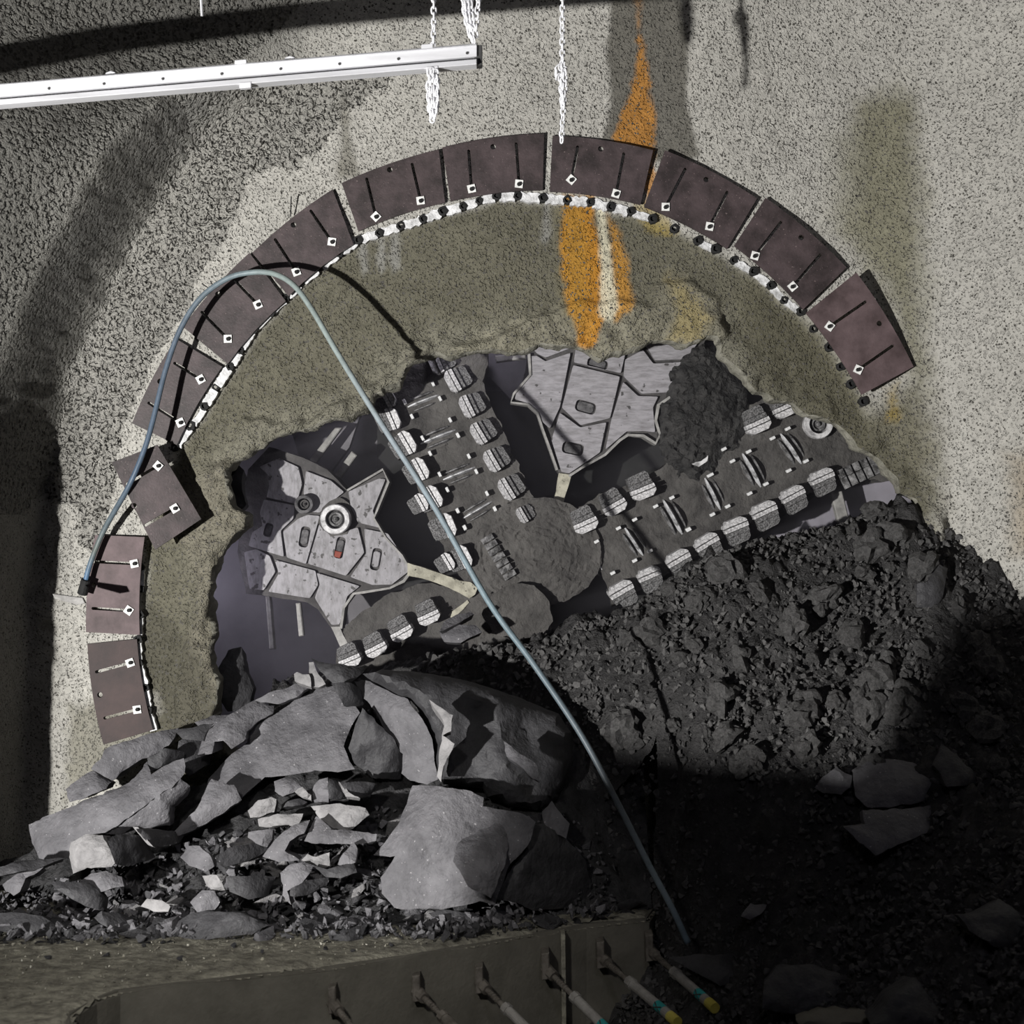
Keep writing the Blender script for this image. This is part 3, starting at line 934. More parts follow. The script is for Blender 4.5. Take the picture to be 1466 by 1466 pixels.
for s_, mm in ((sl1, 'slot'), (sl2, 'slot'), (sl3, 'panel_left'), (sl4, 'slot')):
    c_ = np.mean(np.array(s_), 0)
    subpart(extr_px('slot_block', [tuple(c_ + (np.array(p) - c_) * 0.72) for p in s_], DP + 0.02, 0.05, M[mm], None, 0.006), sf)
rd = subpart(extr_px('slot_cap', cm(c5, [(585, 1130), (622, 1138), (610, 1170), (580, 1162)]), DP + 0.0, 0.05, M['red'], None, 0.006), sf)
rd['label'] = 'red primed end of a slot'
stem_l = cm(c5, [(965, 1195), (1040, 1215), (1140, 1250), (1240, 1285), (1300, 1293), (1335, 1325), (1322, 1360), (1290, 1380), (1180, 1325), (1080, 1290), (968, 1262)])
part(slab_mesh('stem', stem_l, lambda x, y: DP - 0.04 + 0.02 * fbm(x * .1, y * .1, 4, 3), 0.3, M['stem'], step=9, edge_amp=1.5, seed=10))
stem_b = cm(c8, [(640, 945), (680, 940), (700, 985), (745, 1060), (720, 1090), (690, 1050)])
part(slab_mesh('stem', stem_b, lambda x, y: DP + 0.02 + 0.02 * fbm(x * .1, y * .1, 4, 3), 0.3, M['rim'], step=9, edge_amp=1.5, seed=12))
part(slab_mesh('stem', cm(c8, [(1255, 885), (1290, 850), (1355, 800), (1365, 815), (1300, 880), (1270, 900)]), lambda x, y: DP + 0.02 + 0.02 * fbm(x * .1, y * .1, 4, 3),
               0.2, M['stem'], step=7, edge_amp=1.5, seed=14))


def lathe_front(name, c, d, prof, mat, seg=28, parent=None):
    """turned part facing the opening; prof = [(radius_px, forward_m)]"""
    c0 = Vector(P(c[0], c[1], d)); k = d / F
    vs = []; fs = []
    for (r, y) in prof:
        for s in range(seg):
            a = 2 * math.pi * s / seg
            vs.append(c0 + Vector((r * k * math.cos(a), -y, r * k * math.sin(a))))
    for i_ in range(len(prof) - 1):
        for s in range(seg):
            fs.append((i_ * seg + s, i_ * seg + (s + 1) % seg, (i_ + 1) * seg + (s + 1) % seg, (i_ + 1) * seg + s))
    o = mk(name, vs, fs, mat, None, False, True)
    return o


def face_disc(c, R, sect, mr, seed, pale=True):
    ring = subpart(lathe_front('gauge_disc', c, DP, [(R, -0.05), (R, 0.12), (R * 0.94, 0.14), (R * 0.66, 0.14), (R * 0.62, 0.12), (R * 0.62, 0.02)], mr), sect)
    subpart(lathe_front('gauge_hub', c, DP, [(R * 0.62, 0.03), (R * 0.5, 0.05), (R * 0.46, 0.09), (R * 0.34, 0.09), (R * 0.3, 0.06), (R * 0.16, 0.06), (R * 0.14, 0.10), (0.5, 0.11)],
                        M['tooth_body'] if pale else M['sector']), sect)


face_disc(c5(593, 965), 21.5, sf, M['tooth'], 1)
face_disc(c5(430, 887), 13.5, sf, M['slot'], 2, False)
part(slab_mesh('mud_patch', cm(c5, [(550, 870), (600, 845), (655, 880), (680, 960), (650, 1040), (560, 1050), (500, 980), (520, 900)]),
               lambda x, y: DP - 0.01 + 0.015 * fbm(x * .1, y * .1, 4, 3), 0.1, M['mud'], step=9, edge_amp=3, seed=22))

# --- spokes (cutter arms), hub, teeth, disc cutters, studs
ARM1 = [(612, 490), (700, 488), (700, 520), (690, 545), (705, 585), (722, 620), (740, 660), (758, 705), (775, 735), (760, 790), (700, 850), (668, 835),
        (640, 795), (618, 750), (600, 705), (582, 665), (566, 628), (545, 585), (530, 555), (560, 520)]
ARM2 = [(760, 760), (815, 735), (868, 705), (905, 690), (945, 672), (985, 640), (1050, 590), (1100, 565), (1150, 555), (1200, 590), (1265, 640),
        (1300, 680), (1262, 690), (1200, 672), (1168, 700), (1130, 722), (1090, 742), (1050, 765), (1010, 788), (970, 812), (930, 838), (895, 860),
        (878, 868), (860, 820), (820, 812), (775, 820)]
ARM3 = [(760, 800), (778, 850), (790, 905), (760, 930), (640, 960), (520, 980), (478, 950), (492, 900), (520, 872), (560, 850), (600, 835), (650, 838), (690, 850)]


def mudfun(d, seed, amp=0.05):
    return lambda x, y: d + amp * fbm(x * 0.02, y * 0.02, seed, 5, 0.6) + 0.015 * fbm(x * 0.1, y * 0.1, seed + 3, 3, 0.6)


arm1 = part(slab_mesh('cutter_arm', ARM1, mudfun(DP - 0.02, 31), 0.75, M['mud'], step=5, edge_amp=3, seed=31, scale_back=0.97))
arm2 = part(slab_mesh('cutter_arm', ARM2, mudfun(DP - 0.03, 33), 0.75, M['mud'], step=5, edge_amp=3, seed=33, scale_back=0.97))
arm3 = part(slab_mesh('cutter_arm', ARM3, mudfun(DP + 0.05, 35), 0.75, M['mud'], step=6, edge_amp=3, seed=35, scale_back=0.97))
hubc = (770, 790)
hub_ol = [(hubc[0] + 92 * math.cos(t), hubc[1] + 78 * math.sin(t)) for t in np.linspace(0, 2 * math.pi, 30, endpoint=False)]


def hubfun(x, y):
    r = np.hypot(x - hubc[0], y - hubc[1])
    a = np.arctan2(y - hubc[1], x - hubc[0])
    return DP - 0.07 - 0.05 * np.exp(-(r / 70) ** 2) + 0.010 * np.sin(r * 0.75 + 1.5 * fbm(x * .02, y * .02, 3, 2)) + 0.02 * fbm(x * 0.03, y * 0.03, 37, 4)


part(slab_mesh('hub_plate', hub_ol, hubfun, 0.4, M['mud'], step=4.5, edge_amp=2, seed=37, scale_back=0.97))


def tooth_mesh():
    """scraper tooth, local: a along x (edge at -x, body at +x), b along z, front at -y; size about 1"""
    bm = bmesh.new()

    def prism(poly, y0, y1, mi, shear=0.0):
        f1 = [bm.verts.new((p[0], y0 + shear * p[0], p[1])) for p in poly]
        f2 = [bm.verts.new((p[0] * 1.02, y1, p[1] * 1.02)) for p in poly]
        fs = [bm.faces.new(f1), bm.faces.new(f2[::-1])]
        n = len(poly)
        for k in range(n):
            fs.append(bm.faces.new((f1[k], f2[k], f2[(k + 1) % n], f1[(k + 1) % n])))
        for f in fs: f.material_index = mi
    prism([(-0.52, -0.30), (-0.36, -0.50), (-0.26, -0.52), (-0.26, 0.52), (-0.36, 0.50), (-0.52, 0.30)], -0.42, 0.6, 0, 0.35)
    prism([(-0.22, -0.51), (-0.06, -0.50), (-0.06, 0.50), (-0.22, 0.51)], -0.55, 0.6, 0, 0.2)
    prism([(-0.03, -0.48), (0.14, -0.47), (0.14, 0.47), (-0.03, 0.48)], -0.44, 0.6, 1)
    prism([(0.16, -0.46), (0.40, -0.45), (0.53, -0.36), (0.50, 0.30), (0.38, 0.44), (0.16, 0.46)], -0.34, 0.6, 1, 0.15)
    prism([(-0.45, -0.46), (0.48, -0.42), (0.48, 0.42), (-0.45, 0.46)], -0.16, 0.7, 1)
    bmesh.ops.recalc_face_normals(bm, faces=bm.faces)
    me = bpy.data.meshes.new('scraper_tooth'); bm.to_mesh(me); bm.free()
    me.materials.append(M['tooth']); me.materials.append(M['tooth_body'])
    return me


TM = tooth_mesh()


def place_sub(me, name, arm, px, py, d, ang, scale):
    """ang: image angle of local +x"""
    o = bpy.data.objects.new(name, me)
    COL.objects.link(o)
    o.parent = arm
    o.location = P(px, py, d)
    o.rotation_euler = (0, ang, 0)          # image angle is clockwise with y down: same sense as +Y turn here
    o.scale = scale if isinstance(scale, (tuple, list)) else (scale,) * 3
    return o


def tooth(arm, px, py, ang, s=33):
    k = DP / F
    sz = s * k * random.uniform(0.95, 1.05)
    place_sub(TM, 'scraper_tooth', arm, px, py, DP - 0.06, math.radians(ang) + random.uniform(-0.08, 0.08), (sz, 0.26, sz))


A1 = -27      # outward of the first arm, to the right and up
for (px, py) in ((632, 516), (656, 543), (676, 580), (692, 618), (711, 657), (732, 697)):
    tooth(arm1, px, py, A1)
tooth(arm1, 752, 735, A1, 24)
for (px, py) in ((548, 571), (556, 603), (577, 638), (596, 675), (615, 715), (634, 755), (657, 800)):
    tooth(arm1, px, py, 180 + A1)
for (px, py) in ((640, 806), (602, 722)):
    tooth(arm1, px - 3, py, 180 + A1, 26)
A2 = 63
for (px, py) in ((892, 851), (931, 829), (973, 806), (1014, 783), (1054, 760), (1095, 738), (1136, 715), (1177, 690)):
    tooth(arm2, px, py, A2, 35)
for (px, py) in ((835, 744), (876, 719), (917, 696), (1080, 602), (1120, 579)):
    tooth(arm2, px, py, A2 + 180, 34)
for (px, py) in ((612, 876), (573, 899), (537, 922), (500, 938)):
    tooth(arm3, px, py, -115, 32)


def disc_mesh2():
    """disc cutter seen on edge: axis along local x, housing lips on both sides"""
    bm = bmesh.new()

    def ring(x0, x1, x2, x3, r0, r1, mi, seg=24):
        rings = []
        for (x, r) in ((x0, r0), (x1, r1), (x2, r1), (x3, r0)):
            rings.append([bm.verts.new((x, r * math.cos(2 * math.pi * s / seg), r * math.sin(2 * math.pi * s / seg))) for s in range(seg)])
        for k in range(3):
            for s in range(seg):
                f = bm.faces.new((rings[k][s], rings[k][(s + 1) % seg], rings[k + 1][(s + 1) % seg], rings[k + 1][s])); f.material_index = mi
        f = bm.faces.new(rings[0][::-1]); f.material_index = mi
        f = bm.faces.new(rings[3]); f.material_index = mi
    ring(-0.022, -0.006, 0.006, 0.022, 0.15, 0.215, 0)
    ring(-0.075, -0.062, -0.05, -0.04, 0.13, 0.185, 2)
    ring(0.05, 0.06, 0.068, 0.08, 0.13, 0.178, 2)
    ring(-0.09, -0.08, 0.10, 0.11, 0.11, 0.12, 1)
    bmesh.ops.recalc_face_normals(bm, faces=bm.faces)
    me = bpy.data.meshes.new('disc_cutter'); bm.to_mesh(me); bm.free()
    me.materials.append(M['disc']); me.materials.append(M['mud']); me.materials.append(M['tooth_body'])
    return me


DM2 = disc_mesh2()
for (px, py) in ((607, 575), (628, 626), (658, 678), (684, 730)):
    place_sub(DM2, 'disc_cutter', arm1, px, py, DP + 0.10, math.radians(63 + random.uniform(-6, 6)), random.uniform(0.9, 1.05))
for (px, py) in ((907, 776), (962, 741), (1018, 707), (1074, 674), (1130, 644)):
    place_sub(DM2, 'disc_cutter', arm2, px, py, DP + 0.085, math.radians(-30 + random.uniform(-5, 5)), random.uniform(0.95, 1.1))
place_sub(DM2, 'disc_cutter', arm2, 853, 801, DP + 0.13, math.radians(-28), 0.9)

sm = bpy.data.meshes.new('stud')
bm = bmesh.new(); bmesh.ops.create_cube(bm, size=1.0); bmesh.ops.bevel(bm, geom=list(bm.edges), offset=0.12, segments=1, affect='EDGES'); bm.to_mesh(sm); bm.free()
sm.materials.append(M['stud'])
for s_ in ((950, 350), (1137, 333), (990, 427), (1190, 445), (1100, 255), (1045, 540), (1230, 525), (1085, 620), (1288, 635), (1135, 730), (1327, 715),
           (1175, 810), (1383, 830), (1230, 920), (1425, 910), (1265, 1010)):
    place_sub(sm, 'stud', arm1, *c5(*s_), DP - 0.07, math.radians(63), (0.055, 0.09, 0.03))
for s_ in ((60, 600), (115, 710), (155, 790), (210, 905), (55, 995), (250, 985), (95, 1080)):
    place_sub(sm, 'stud', arm1, *c6(*s_), DP - 0.07, math.radians(63), (0.05, 0.09, 0.028))
for s_ in ((785, 1155), (900, 1085), (985, 1040), (1095, 970), (1180, 925), (985, 1255), (1065, 1205), (870, 1320), (1265, 1090), (1385, 805)):
    place_sub(sm, 'stud', arm2, *c6(*s_), DP - 0.08, math.radians(-28), (0.055, 0.09, 0.032))
for s_ in ((280, 597), (410, 610), (325, 660), (205, 735), (535, 540), (615, 490), (710, 660), (620, 710), (500, 780), (415, 830), (300, 897), (220, 940), (95, 1020)):
    place_sub(sm, 'stud', arm2, *c7(*s_), DP - 0.08, math.radians(-28), (0.055, 0.09, 0.032))

# toothed centre scraper and gauge block
def toothed_bar(a, b, w, n, d, arm, name):
    a = np.array(a, float); b = np.array(b, float)
    u = (b - a) / np.linalg.norm(b - a); v = np.array((-u[1], u[0]))
    L = np.linalg.norm(b - a); bm = bmesh.new()
    for k in range(n):
        for (o0, ww, yy) in ((-0.30, 0.36, 0.0), (0.12, 0.5, 0.05)):
            c = a + u * L * (k + 0.5) / n + v * w * o0
            hl = L / n * 0.40; hw = w * ww * 0.5
            vs1 = []; vs2 = []
            for (sx, sy) in ((-1, -1), (1, -1), (1, 1), (-1, 1)):
                q = c + u * hl * sx + v * hw * sy
                vs1.append(bm.verts.new(P(q[0], q[1], d + yy + random.uniform(-0.03, 0.03)))); vs2.append(bm.verts.new(P(q[0], q[1], d + 0.3)))
            bm.faces.new(vs1); bm.faces.new(vs2)
            for j in range(4): bm.faces.new((vs1[j], vs2[j], vs2[(j + 1) % 4], vs1[(j + 1) % 4]))
    o = from_bm(name, bm, M['tooth_body'])
    return subpart(o, arm)


toothed_bar((694, 768), (731, 828), 22, 7, DP - 0.18, arm1, 'centre_scraper')
toothed_bar((1203, 690), (1258, 664), 34, 5, DP - 0.12, arm2, 'gauge_scraper')
toothed_bar((745, 742), (765, 730), 14, 3, DP - 0.12, arm1, 'centre_scraper')
face_disc((1169, 608), 21, arm2, M['tooth'], 7)
for q in (cm(c7, [(100, 655), (150, 650), (200, 630), (195, 660), (150, 690), (110, 680)]),):
    subpart(slab_mesh('worn_edge', q, lambda x, y: DP - 0.12 + 0 * x, 0.1, M['tooth'], step=6, edge_amp=1.5, seed=44), arm2)

# dark wet clump stuck over the right half of the upper sector
CL = [(962, 528), (985, 505), (1010, 492), (1032, 498), (1046, 520), (1062, 548), (1075, 580), (1078, 615), (1060, 640), (1035, 660), (1000, 690), (975, 690),
      (950, 660), (940, 625), (945, 590), (958, 560)]
clump = part(slab_mesh('mud_clump', CL, lambda x, y: DP - 0.16 + 0.10 * fbm(x * .04, y * .04, 51, 5, 0.65) + 0.05 * fbm(x * .16, y * .16, 52, 3, 0.65), 0.3, M['clump'],
                       step=4, edge_amp=5, seed=51, round_=0.16, rr=14))
clump['label'] = 'dark wet clump of mud'
for k, (ol, dz) in enumerate((([(690, 880), (703, 852), (735, 835), (765, 838), (785, 860), (792, 890), (780, 908), (740, 918), (705, 908)], -0.25),
                              ([(560, 800), (640, 800), (655, 840), (600, 838)], 0.3))):
    if k == 0:
        part(slab_mesh('mud_patch', ol, mudfun(DP + dz, 61 + k), 0.2, M['mud'], step=6, edge_amp=3, seed=61 + k))
# near-black sheet painting the shade behind the openings
part(extr_px('recess_shade_sheet', [(540, 560), (1000, 560), (1000, 900), (540, 900)], 17.95, 0.1, M['recess_shade']))

# ------------------------------------------------------------------ height fields: muck on the right, rubble bed on the left
def tps(ctrl):
    ctrl = np.array(ctrl, float)
    p = np.array([P(*c) for c in ctrl])
    xy = p[:, :2]; z = p[:, 2]
    n = len(xy)
    r = np.linalg.norm(xy[:, None] - xy[None], axis=2)
    K = np.where(r > 0, r ** 2 * np.log(r + 1e-12), 0) + np.eye(n) * 0.02
    A = np.zeros((n + 3, n + 3)); A[:n, :n] = K
    A[:n, n] = 1; A[:n, n + 1:] = xy; A[n, :n] = 1; A[n + 1:, :n] = xy.T
    w = np.linalg.solve(A, np.concatenate([z, np.zeros(3)]))

    def f(x, y):
        x = np.asarray(x, float); y = np.asarray(y, float)
        out = w[n] + w[n + 1] * x + w[n + 2] * y
        for k in range(n):
            r2 = (x - xy[k, 0]) ** 2 + (y - xy[k, 1]) ** 2
            out = out + w[k] * 0.5 * r2 * np.log(r2 + 1e-12)
        return out
    return f


muck_c = [(470, 985, 16.3), (600, 945, 16.3), (700, 920, 16.3), (790, 918, 16.2), (830, 895, 16.1), (870, 915, 16.0), (905, 882, 16.0), (950, 850, 16.0),
          (1000, 812, 15.9), (1060, 790, 15.9), (1120, 775, 15.9), (1180, 762, 15.9), (1250, 745, 15.8), (1312, 740, 15.7), (1370, 840, 15.2), (1466, 940, 14.6),
          (1100, 950, 14.9), (1250, 900, 15.0), (1180, 840, 15.4), (950, 1000, 15.1), (1000, 1150, 14.3), (1200, 1130, 14.0), (1350, 1000, 14.4), (1400, 1120, 13.6),
          (1000, 1350, 13.9), (1200, 1300, 13.2), (1400, 1300, 12.5), (1466, 1460, 11.2), (1000, 1460, 13.0), (1200, 1460, 12.2), (1400, 1420, 11.6),
          (850, 1000, 15.55), (870, 1150, 15.0), (935, 1300, 14.5), (700, 980, 15.9), (550, 1030, 16.1), (900, 1460, 13.7), (1000, 830, 16.6), (1200, 790, 16.6),
          (700, 960, 16.8), (1300, 1700, 10), (1600, 1250, 12)]
muckf = tps(muck_c)


def height_mesh(name, f, x0, x1, y0, y1, step, amp, mat, seed, clip=None):
    xs = np.arange(x0, x1, step); ys = np.arange(y0, y1, step)
    X_, Y_ = np.meshgrid(xs, ys)
    Z_ = f(X_, Y_) + amp * (0.75 * fbm(X_ * 1.8, Y_ * 1.8, seed, 4, 0.6) + 1.0 * np.abs(fbm(X_ * 4, Y_ * 4, seed + 3, 5, 0.66)) + 0.25 * fbm(X_ * 14, Y_ * 14, seed + 6, 2))
    Z_ = np.maximum(Z_, 0.02)
    idx_ = np.arange(X_.size).reshape(X_.shape)
    q = np.stack([idx_[:-1, :-1], idx_[:-1, 1:], idx_[1:, 1:], idx_[1:, :-1]], -1).reshape(-1, 4)
    if clip is not None:
        k = clip(X_, Y_)[:-1, :-1].ravel()
        q = q[k]
    me = bpy.data.meshes.new(name)
    v = np.stack([X_, Y_, Z_], -1).reshape(-1, 3)
    me.vertices.add(len(v)); me.vertices.foreach_set('co', v.astype(np.float32).ravel())
    me.loops.add(q.size); me.loops.foreach_set('vertex_index', q.astype(np.int32).ravel())
    me.polygons.add(len(q)); me.polygons.foreach_set('loop_start', np.arange(0, q.size, 4, dtype=np.int32))
    me.polygons.foreach_set('use_smooth', np.ones(len(q), bool))
    me.update(calc_edges=True)
    me.materials.append(mat)
    return link(bpy.data.objects.new(name, me))


ZL = ZC - 3.5
EDGE = [(-2.45, 10.3), (-2.9, 10.9), (-3.05, 11.45), (-2.98, 11.8), (-2.86, 12.0), (-2.5, 12.16), (-2.02, 12.38), (-1.36, 12.63), (-0.74, 13.0), (-0.19, 13.34), (0.63, 13.9), (1.18, 14.12)]
ledge_plan = [(x, d - DW) for x, d in EDGE] + [(1.35, -1.2), (1.3, -0.45), (-7.5, -0.45), (-7.5, -5.7)]


def muck_clip(x, y):
    return ~inside(x, y, [(p[0] * 0.98 - 0.02, p[1] + 0.06) for p in ledge_plan]) | (y > -1.0)


mk_o = height_mesh('muck_heap', lambda x, y: np.minimum(muckf(x, y) - 0.08, 5.4) - 0.8 * np.maximum(y - 0.5, 0), -2.4, 6.4, -5.6, 1.6, 0.026, 0.22, M['muck'], 91,
                   lambda x, y: muck_clip(x, y) & ~((x < 0.6) & (y < -1.25)))
tag(mk_o, 'heap of dark damp muck spilling from the opening down to the right', 'muck heap', kind='stuff')

bed_c = [(-60, 1345, 13.4), (200, 1345, 13.4), (450, 1342, 13.4), (700, 1330, 13.7), (880, 1318, 14.1), (470, 1010, 15.6), (300, 1075, 15.5), (150, 1125, 15.4),
         (0, 1250, 15.0), (-100, 1270, 14.6), (600, 1030, 15.3), (780, 1070, 15.0), (830, 1150, 14.8), (880, 1250, 14.4), (400, 1225, 14.2), (200, 1265, 14.2), (600, 1215, 14.2),
         (750, 1235, 14.3), (0, 1300, 14.0), (300, 1150, 14.9), (500, 1120, 14.9), (650, 1120, 14.8)]
bedf = tps(bed_c)
def on_ledge(x, y, m=0.06):
    return sdf(np.atleast_1d(np.asarray(x, float)), np.atleast_1d(np.asarray(y, float)), ledge_plan) > m


bed = height_mesh('rubble_bed', lambda x, y: np.maximum(bedf(x, y) - 0.32, ZL - 0.05), -5.4, 1.25, -2.75, -0.35, 0.03, 0.16, M['rubble_dark'], 95,
                  lambda x, y: sdf(x, y, ledge_plan) > 0.06)
tag(bed, 'bed of fine dark rubble under the fallen shale slabs', 'rubble', kind='stuff')

# ------------------------------------------------------------------ concrete ledge
def ledge():
    bm = bmesh.new()
    pts = [np.array(p) for p in ledge_plan]
    top = [bm.verts.new((p[0], p[1], ZL)) for p in pts]
    f = bm.faces.new(top)
    r = bmesh.ops.extrude_face_region(bm, geom=[f])
    for g in r['geom']:
        if isinstance(g, bmesh.types.BMVert): g.co.z = 0.0
    ed = [e for e in bm.edges if all(abs(v.co.z - ZL) < 1e-6 for v in e.verts)]
    bmesh.ops.bevel(bm, geom=ed, offset=0.03, segments=2, affect='EDGES', clamp_overlap=True)
    return from_bm('trim_1', bm, M['concrete'])


lg = ledge(); lg['kind'] = 'structure'
# gritty skin on top of the ledge
tx = np.arange(-6.6, 1.3, 0.03); ty = np.arange(-5.6, -0.9, 0.03)
TX, TY = np.meshgrid(tx, ty)
ins = sdf(TX, TY, ledge_plan)
TZ = ZL + 0.012 + 0.02 * fbm(TX * 3, TY * 3, 7, 4) + 0.02 * np.maximum(fbm(TX * 12, TY * 12, 8, 3), 0) - 0.04 * sstep(0.10, 0.0, ins)
idt = np.arange(TX.size).reshape(TX.shape)
qq = np.stack([idt[:-1, :-1], idt[:-1, 1:], idt[1:, 1:], idt[1:, :-1]], -1)
qq = qq[(ins[:-1, :-1] > 0.02)].reshape(-1, 4)
used, inv = np.unique(qq, return_inverse=True)
VV = np.stack([TX, TY, TZ], -1).reshape(-1, 3)[used]
grit = mk('grit_layer', VV, inv.reshape(-1, 4), M['concrete_top'], lg, True)
grit['kind'] = 'stuff'

# ------------------------------------------------------------------ rocks
def plane_fun(cx, cy, d0, sx, sy, seed, amp, ext=(60, 60)):
    size = max(ext)
    r_ = np.random.default_rng(seed)
    K = 6 + int(size / 60)
    ks = [(cx + r_.uniform(-0.5, 0.5) * ext[0], cy + r_.uniform(-0.5, 0.5) * ext[1], r_.normal() * 0.26, r_.normal() * 0.26) for _ in range(K)]

    def f(x, y):
        x = np.asarray(x, float); y = np.asarray(y, float)
        d = d0 + sx * (x - cx) * d0 / F - sy * (y - cy) * d0 / F
        fac = np.full(x.shape, -9.0)
        wx = x + 5 * fbm(x * 0.05, y * 0.05, seed + 9, 2); wy = y + 5 * fbm(x * 0.05 + 7, y * 0.05, seed + 11, 2)
        for (kx, ky, ga, gb) in ks:
            fac = np.maximum(fac, (ga * (wx - kx) - gb * (wy - ky)) * d0 / F)
        d = d + np.minimum(fac, 0.35)
        # thin bedding ledges
        d = d + 0.012 * np.round(2.2 * fbm(x * 0.018, y * 0.03, seed + 5, 3) * 2) / 2
        return d + amp * fbm(x * 0.022, y * 0.022, seed, 4, 0.55) + amp * 0.22 * fbm(x * 0.09, y * 0.09, seed + 2, 3)
    return f


def k1(X_, Y_): return (X_ * .30696, 900 + Y_ * .30696)
def k2(X_, Y_): return (400 + X_ * .30696, 900 + Y_ * .30696)
def ka(X_, Y_): return (180 + X_ * .20464, 900 + Y_ * .20464)
def kb(X_, Y_): return (X_ * .20464, 1100 + Y_ * .20464)
def kc(X_, Y_): return (240 + X_ * .20464, 1080 + Y_ * .20464)
def kd(X_, Y_): return (1000 + X_ * .31787, 1000 + Y_ * .31787)


ROCKS = []


def muck_d(px, py):
    """where the sight line through this spot meets the muck"""
    for d in np.arange(10.5, 16.5, 0.03):
        x, y, z = P(px, py, d)
        if z < float(muckf(x, y)) + 0.06: return float(d)
    return 14.0


def rock(outline, d0, sx, sy, th, mat, label, name='shale_slab', cat='rock', step=6, amp=0.05, edge=2.2, sb=0.85, shift=(0, -0.05), rnd=0.03, smooth=True, group=None):
    seed = 200 + len(ROCKS) * 7
    c = np.mean(np.array(outline, float), 0)
    if c[0] < 560 and d0 < 14.12: d0 -= 0.14
    if name == 'muck_stone' and c[0] > 900 and c[1] > 900: d0 = muck_d(c[0], c[1]) - 0.24
    o = slab_mesh(name, outline, plane_fun(c[0], c[1], d0, sx, sy, seed, amp, np.ptp(np.array(outline, float), 0)), th, M[mat], step=step, edge_amp=edge, seed=seed, scale_back=sb, back_shift=shift, round_=rnd, rr=6.0,
                  smooth=smooth)
    tag(o, label, cat, group)
    ROCKS.append(o)
    return o


# --- left slabs
rock(cm(k1, [(430, 655), (490, 560), (600, 520), (740, 480), (830, 462), (812, 505), (790, 540), (700, 592), (600, 642), (520, 712)]), 15.0, -0.1, 0.9, 0.35, 'shale',
     'long grey shale slab lying right under the lowest steel plate')
rock(cm(k1, [(300, 745), (430, 655), (520, 718), (500, 745), (430, 775), (322, 812)]), 14.9, -0.3, 0.7, 0.35, 'shale', 'small grey slab jutting out at the upper left end of the pile')
rock(cm(k1, [(815, 470), (900, 460), (1000, 440), (955, 500), (950, 525), (850, 512)]), 15.05, 0.1, 0.9, 0.3, 'shale_dark', 'dark thin slab between the lowest plate slab and the pointed crest slab')
rock(cm(k1, [(905, 440), (1000, 405), (1090, 400), (1010, 445), (940, 470)]), 15.25, 0, 1.0, 0.2, 'shale', 'splintered pale ledge stone against the wall at the back of the pile')
rock(cm(k1, [(130, 915), (230, 868), (440, 782), (600, 722), (690, 622), (702, 680), (860, 598), (862, 680), (800, 745), (700, 805), (600, 882), (500, 952),
             (400, 965), (340, 1010), (330, 1070), (180, 1075), (150, 1000)]), 14.45, -0.35, 0.75, 0.4, 'shale', 'broad pale grey shale slab leaning at the left end of the pile', amp=0.04)
rock(cm(k1, [(490, 955), (600, 885), (700, 808), (840, 700), (885, 735), (870, 760), (800, 830), (790, 920), (700, 935), (620, 930), (560, 962)]), 14.35, 0.55, -0.25, 0.3, 'shale',
     'grey shale block wedged under the broad pale slab')
rock(cm(k1, [(330, 995), (400, 962), (480, 962), (515, 1040), (535, 1095), (520, 1115), (410, 1112), (345, 1145), (325, 1070)]), 14.05, -0.55, 0.35, 0.35, 'shale_pale',
     'pale blocky stone standing upright below the broad slab', amp=0.03)
rock(cm(k1, [(495, 965), (560, 960), (630, 965), (710, 1075), (600, 1110), (535, 1095)]), 14.0, 0.9, 0.1, 0.35, 'shale_dark', 'dark squarish stone to the right of the pale upright block')
rock(cm(k1, [(630, 928), (720, 935), (805, 942), (825, 1000), (712, 1022), (690, 1000)]), 14.05, 0.9, 0.1, 0.3, 'shale_dark', 'dark wedge stone with a pale left edge under the slab tip')
rock(cm(k1, [(618, 925), (645, 928), (700, 1005), (712, 1022), (690, 1010)]), 13.98, -0.9, 0.1, 0.12, 'shale_pale', 'thin pale splinter on the edge of the dark wedge stone', step=6, amp=0.01)
rock(cm(k1, [(690, 600), (770, 560), (860, 575), (862, 600), (700, 670)]), 14.75, 0.7, -0.1, 0.2, 'shale_dark', 'dark block in the gap above the broad pale slab')
# --- the big arched slab and its crest
rock(cm(ka, [(860, 700), (1000, 620), (1180, 500), (1330, 412), (1466, 400), (1520, 440), (1560, 500), (1600, 520), (1640, 590), (1560, 740), (1520, 830), (1560, 930), (1600, 985),
             (1480, 1000), (1300, 1000), (1150, 1020), (980, 1040), (850, 1150), (720, 1270), (560, 1370), (400, 1450), (330, 1450), (390, 1370), (510, 1240), (580, 1050), (740, 880), (850, 790)]),
     14.75, -0.35, 0.85, 0.45, 'shale', 'largest arched shale slab forming the crest of the pile, with a long pointed tail', amp=0.07, step=10)
rock(cm(ka, [(600, 1050), (690, 1080), (760, 1090), (810, 1200), (680, 1290), (540, 1370), (390, 1440), (330, 1460), (310, 1520), (280, 1480), (360, 1400), (500, 1250)]), 14.42, -0.15, 0.3, 0.25, 'shale',
     'tapering grey facet stone under the pointed tail of the arched slab', amp=0.03)
rock(cm(ka, [(500, 890), (560, 720), (720, 600), (900, 500), (1040, 540), (1030, 600), (950, 640), (845, 710), (840, 770), (745, 850), (690, 780), (620, 790), (610, 870)]), 15.0, -0.2, 1.0, 0.3, 'shale',
     'grey slab lying behind the arched slab along the back of the pile')
rock(cm(ka, [(900, 500), (1000, 450), (1180, 390), (1290, 405), (1200, 480), (1060, 525)]), 15.25, -0.1, 1.0, 0.25, 'shale', 'rough grey ridge stone at the top of the left slope')
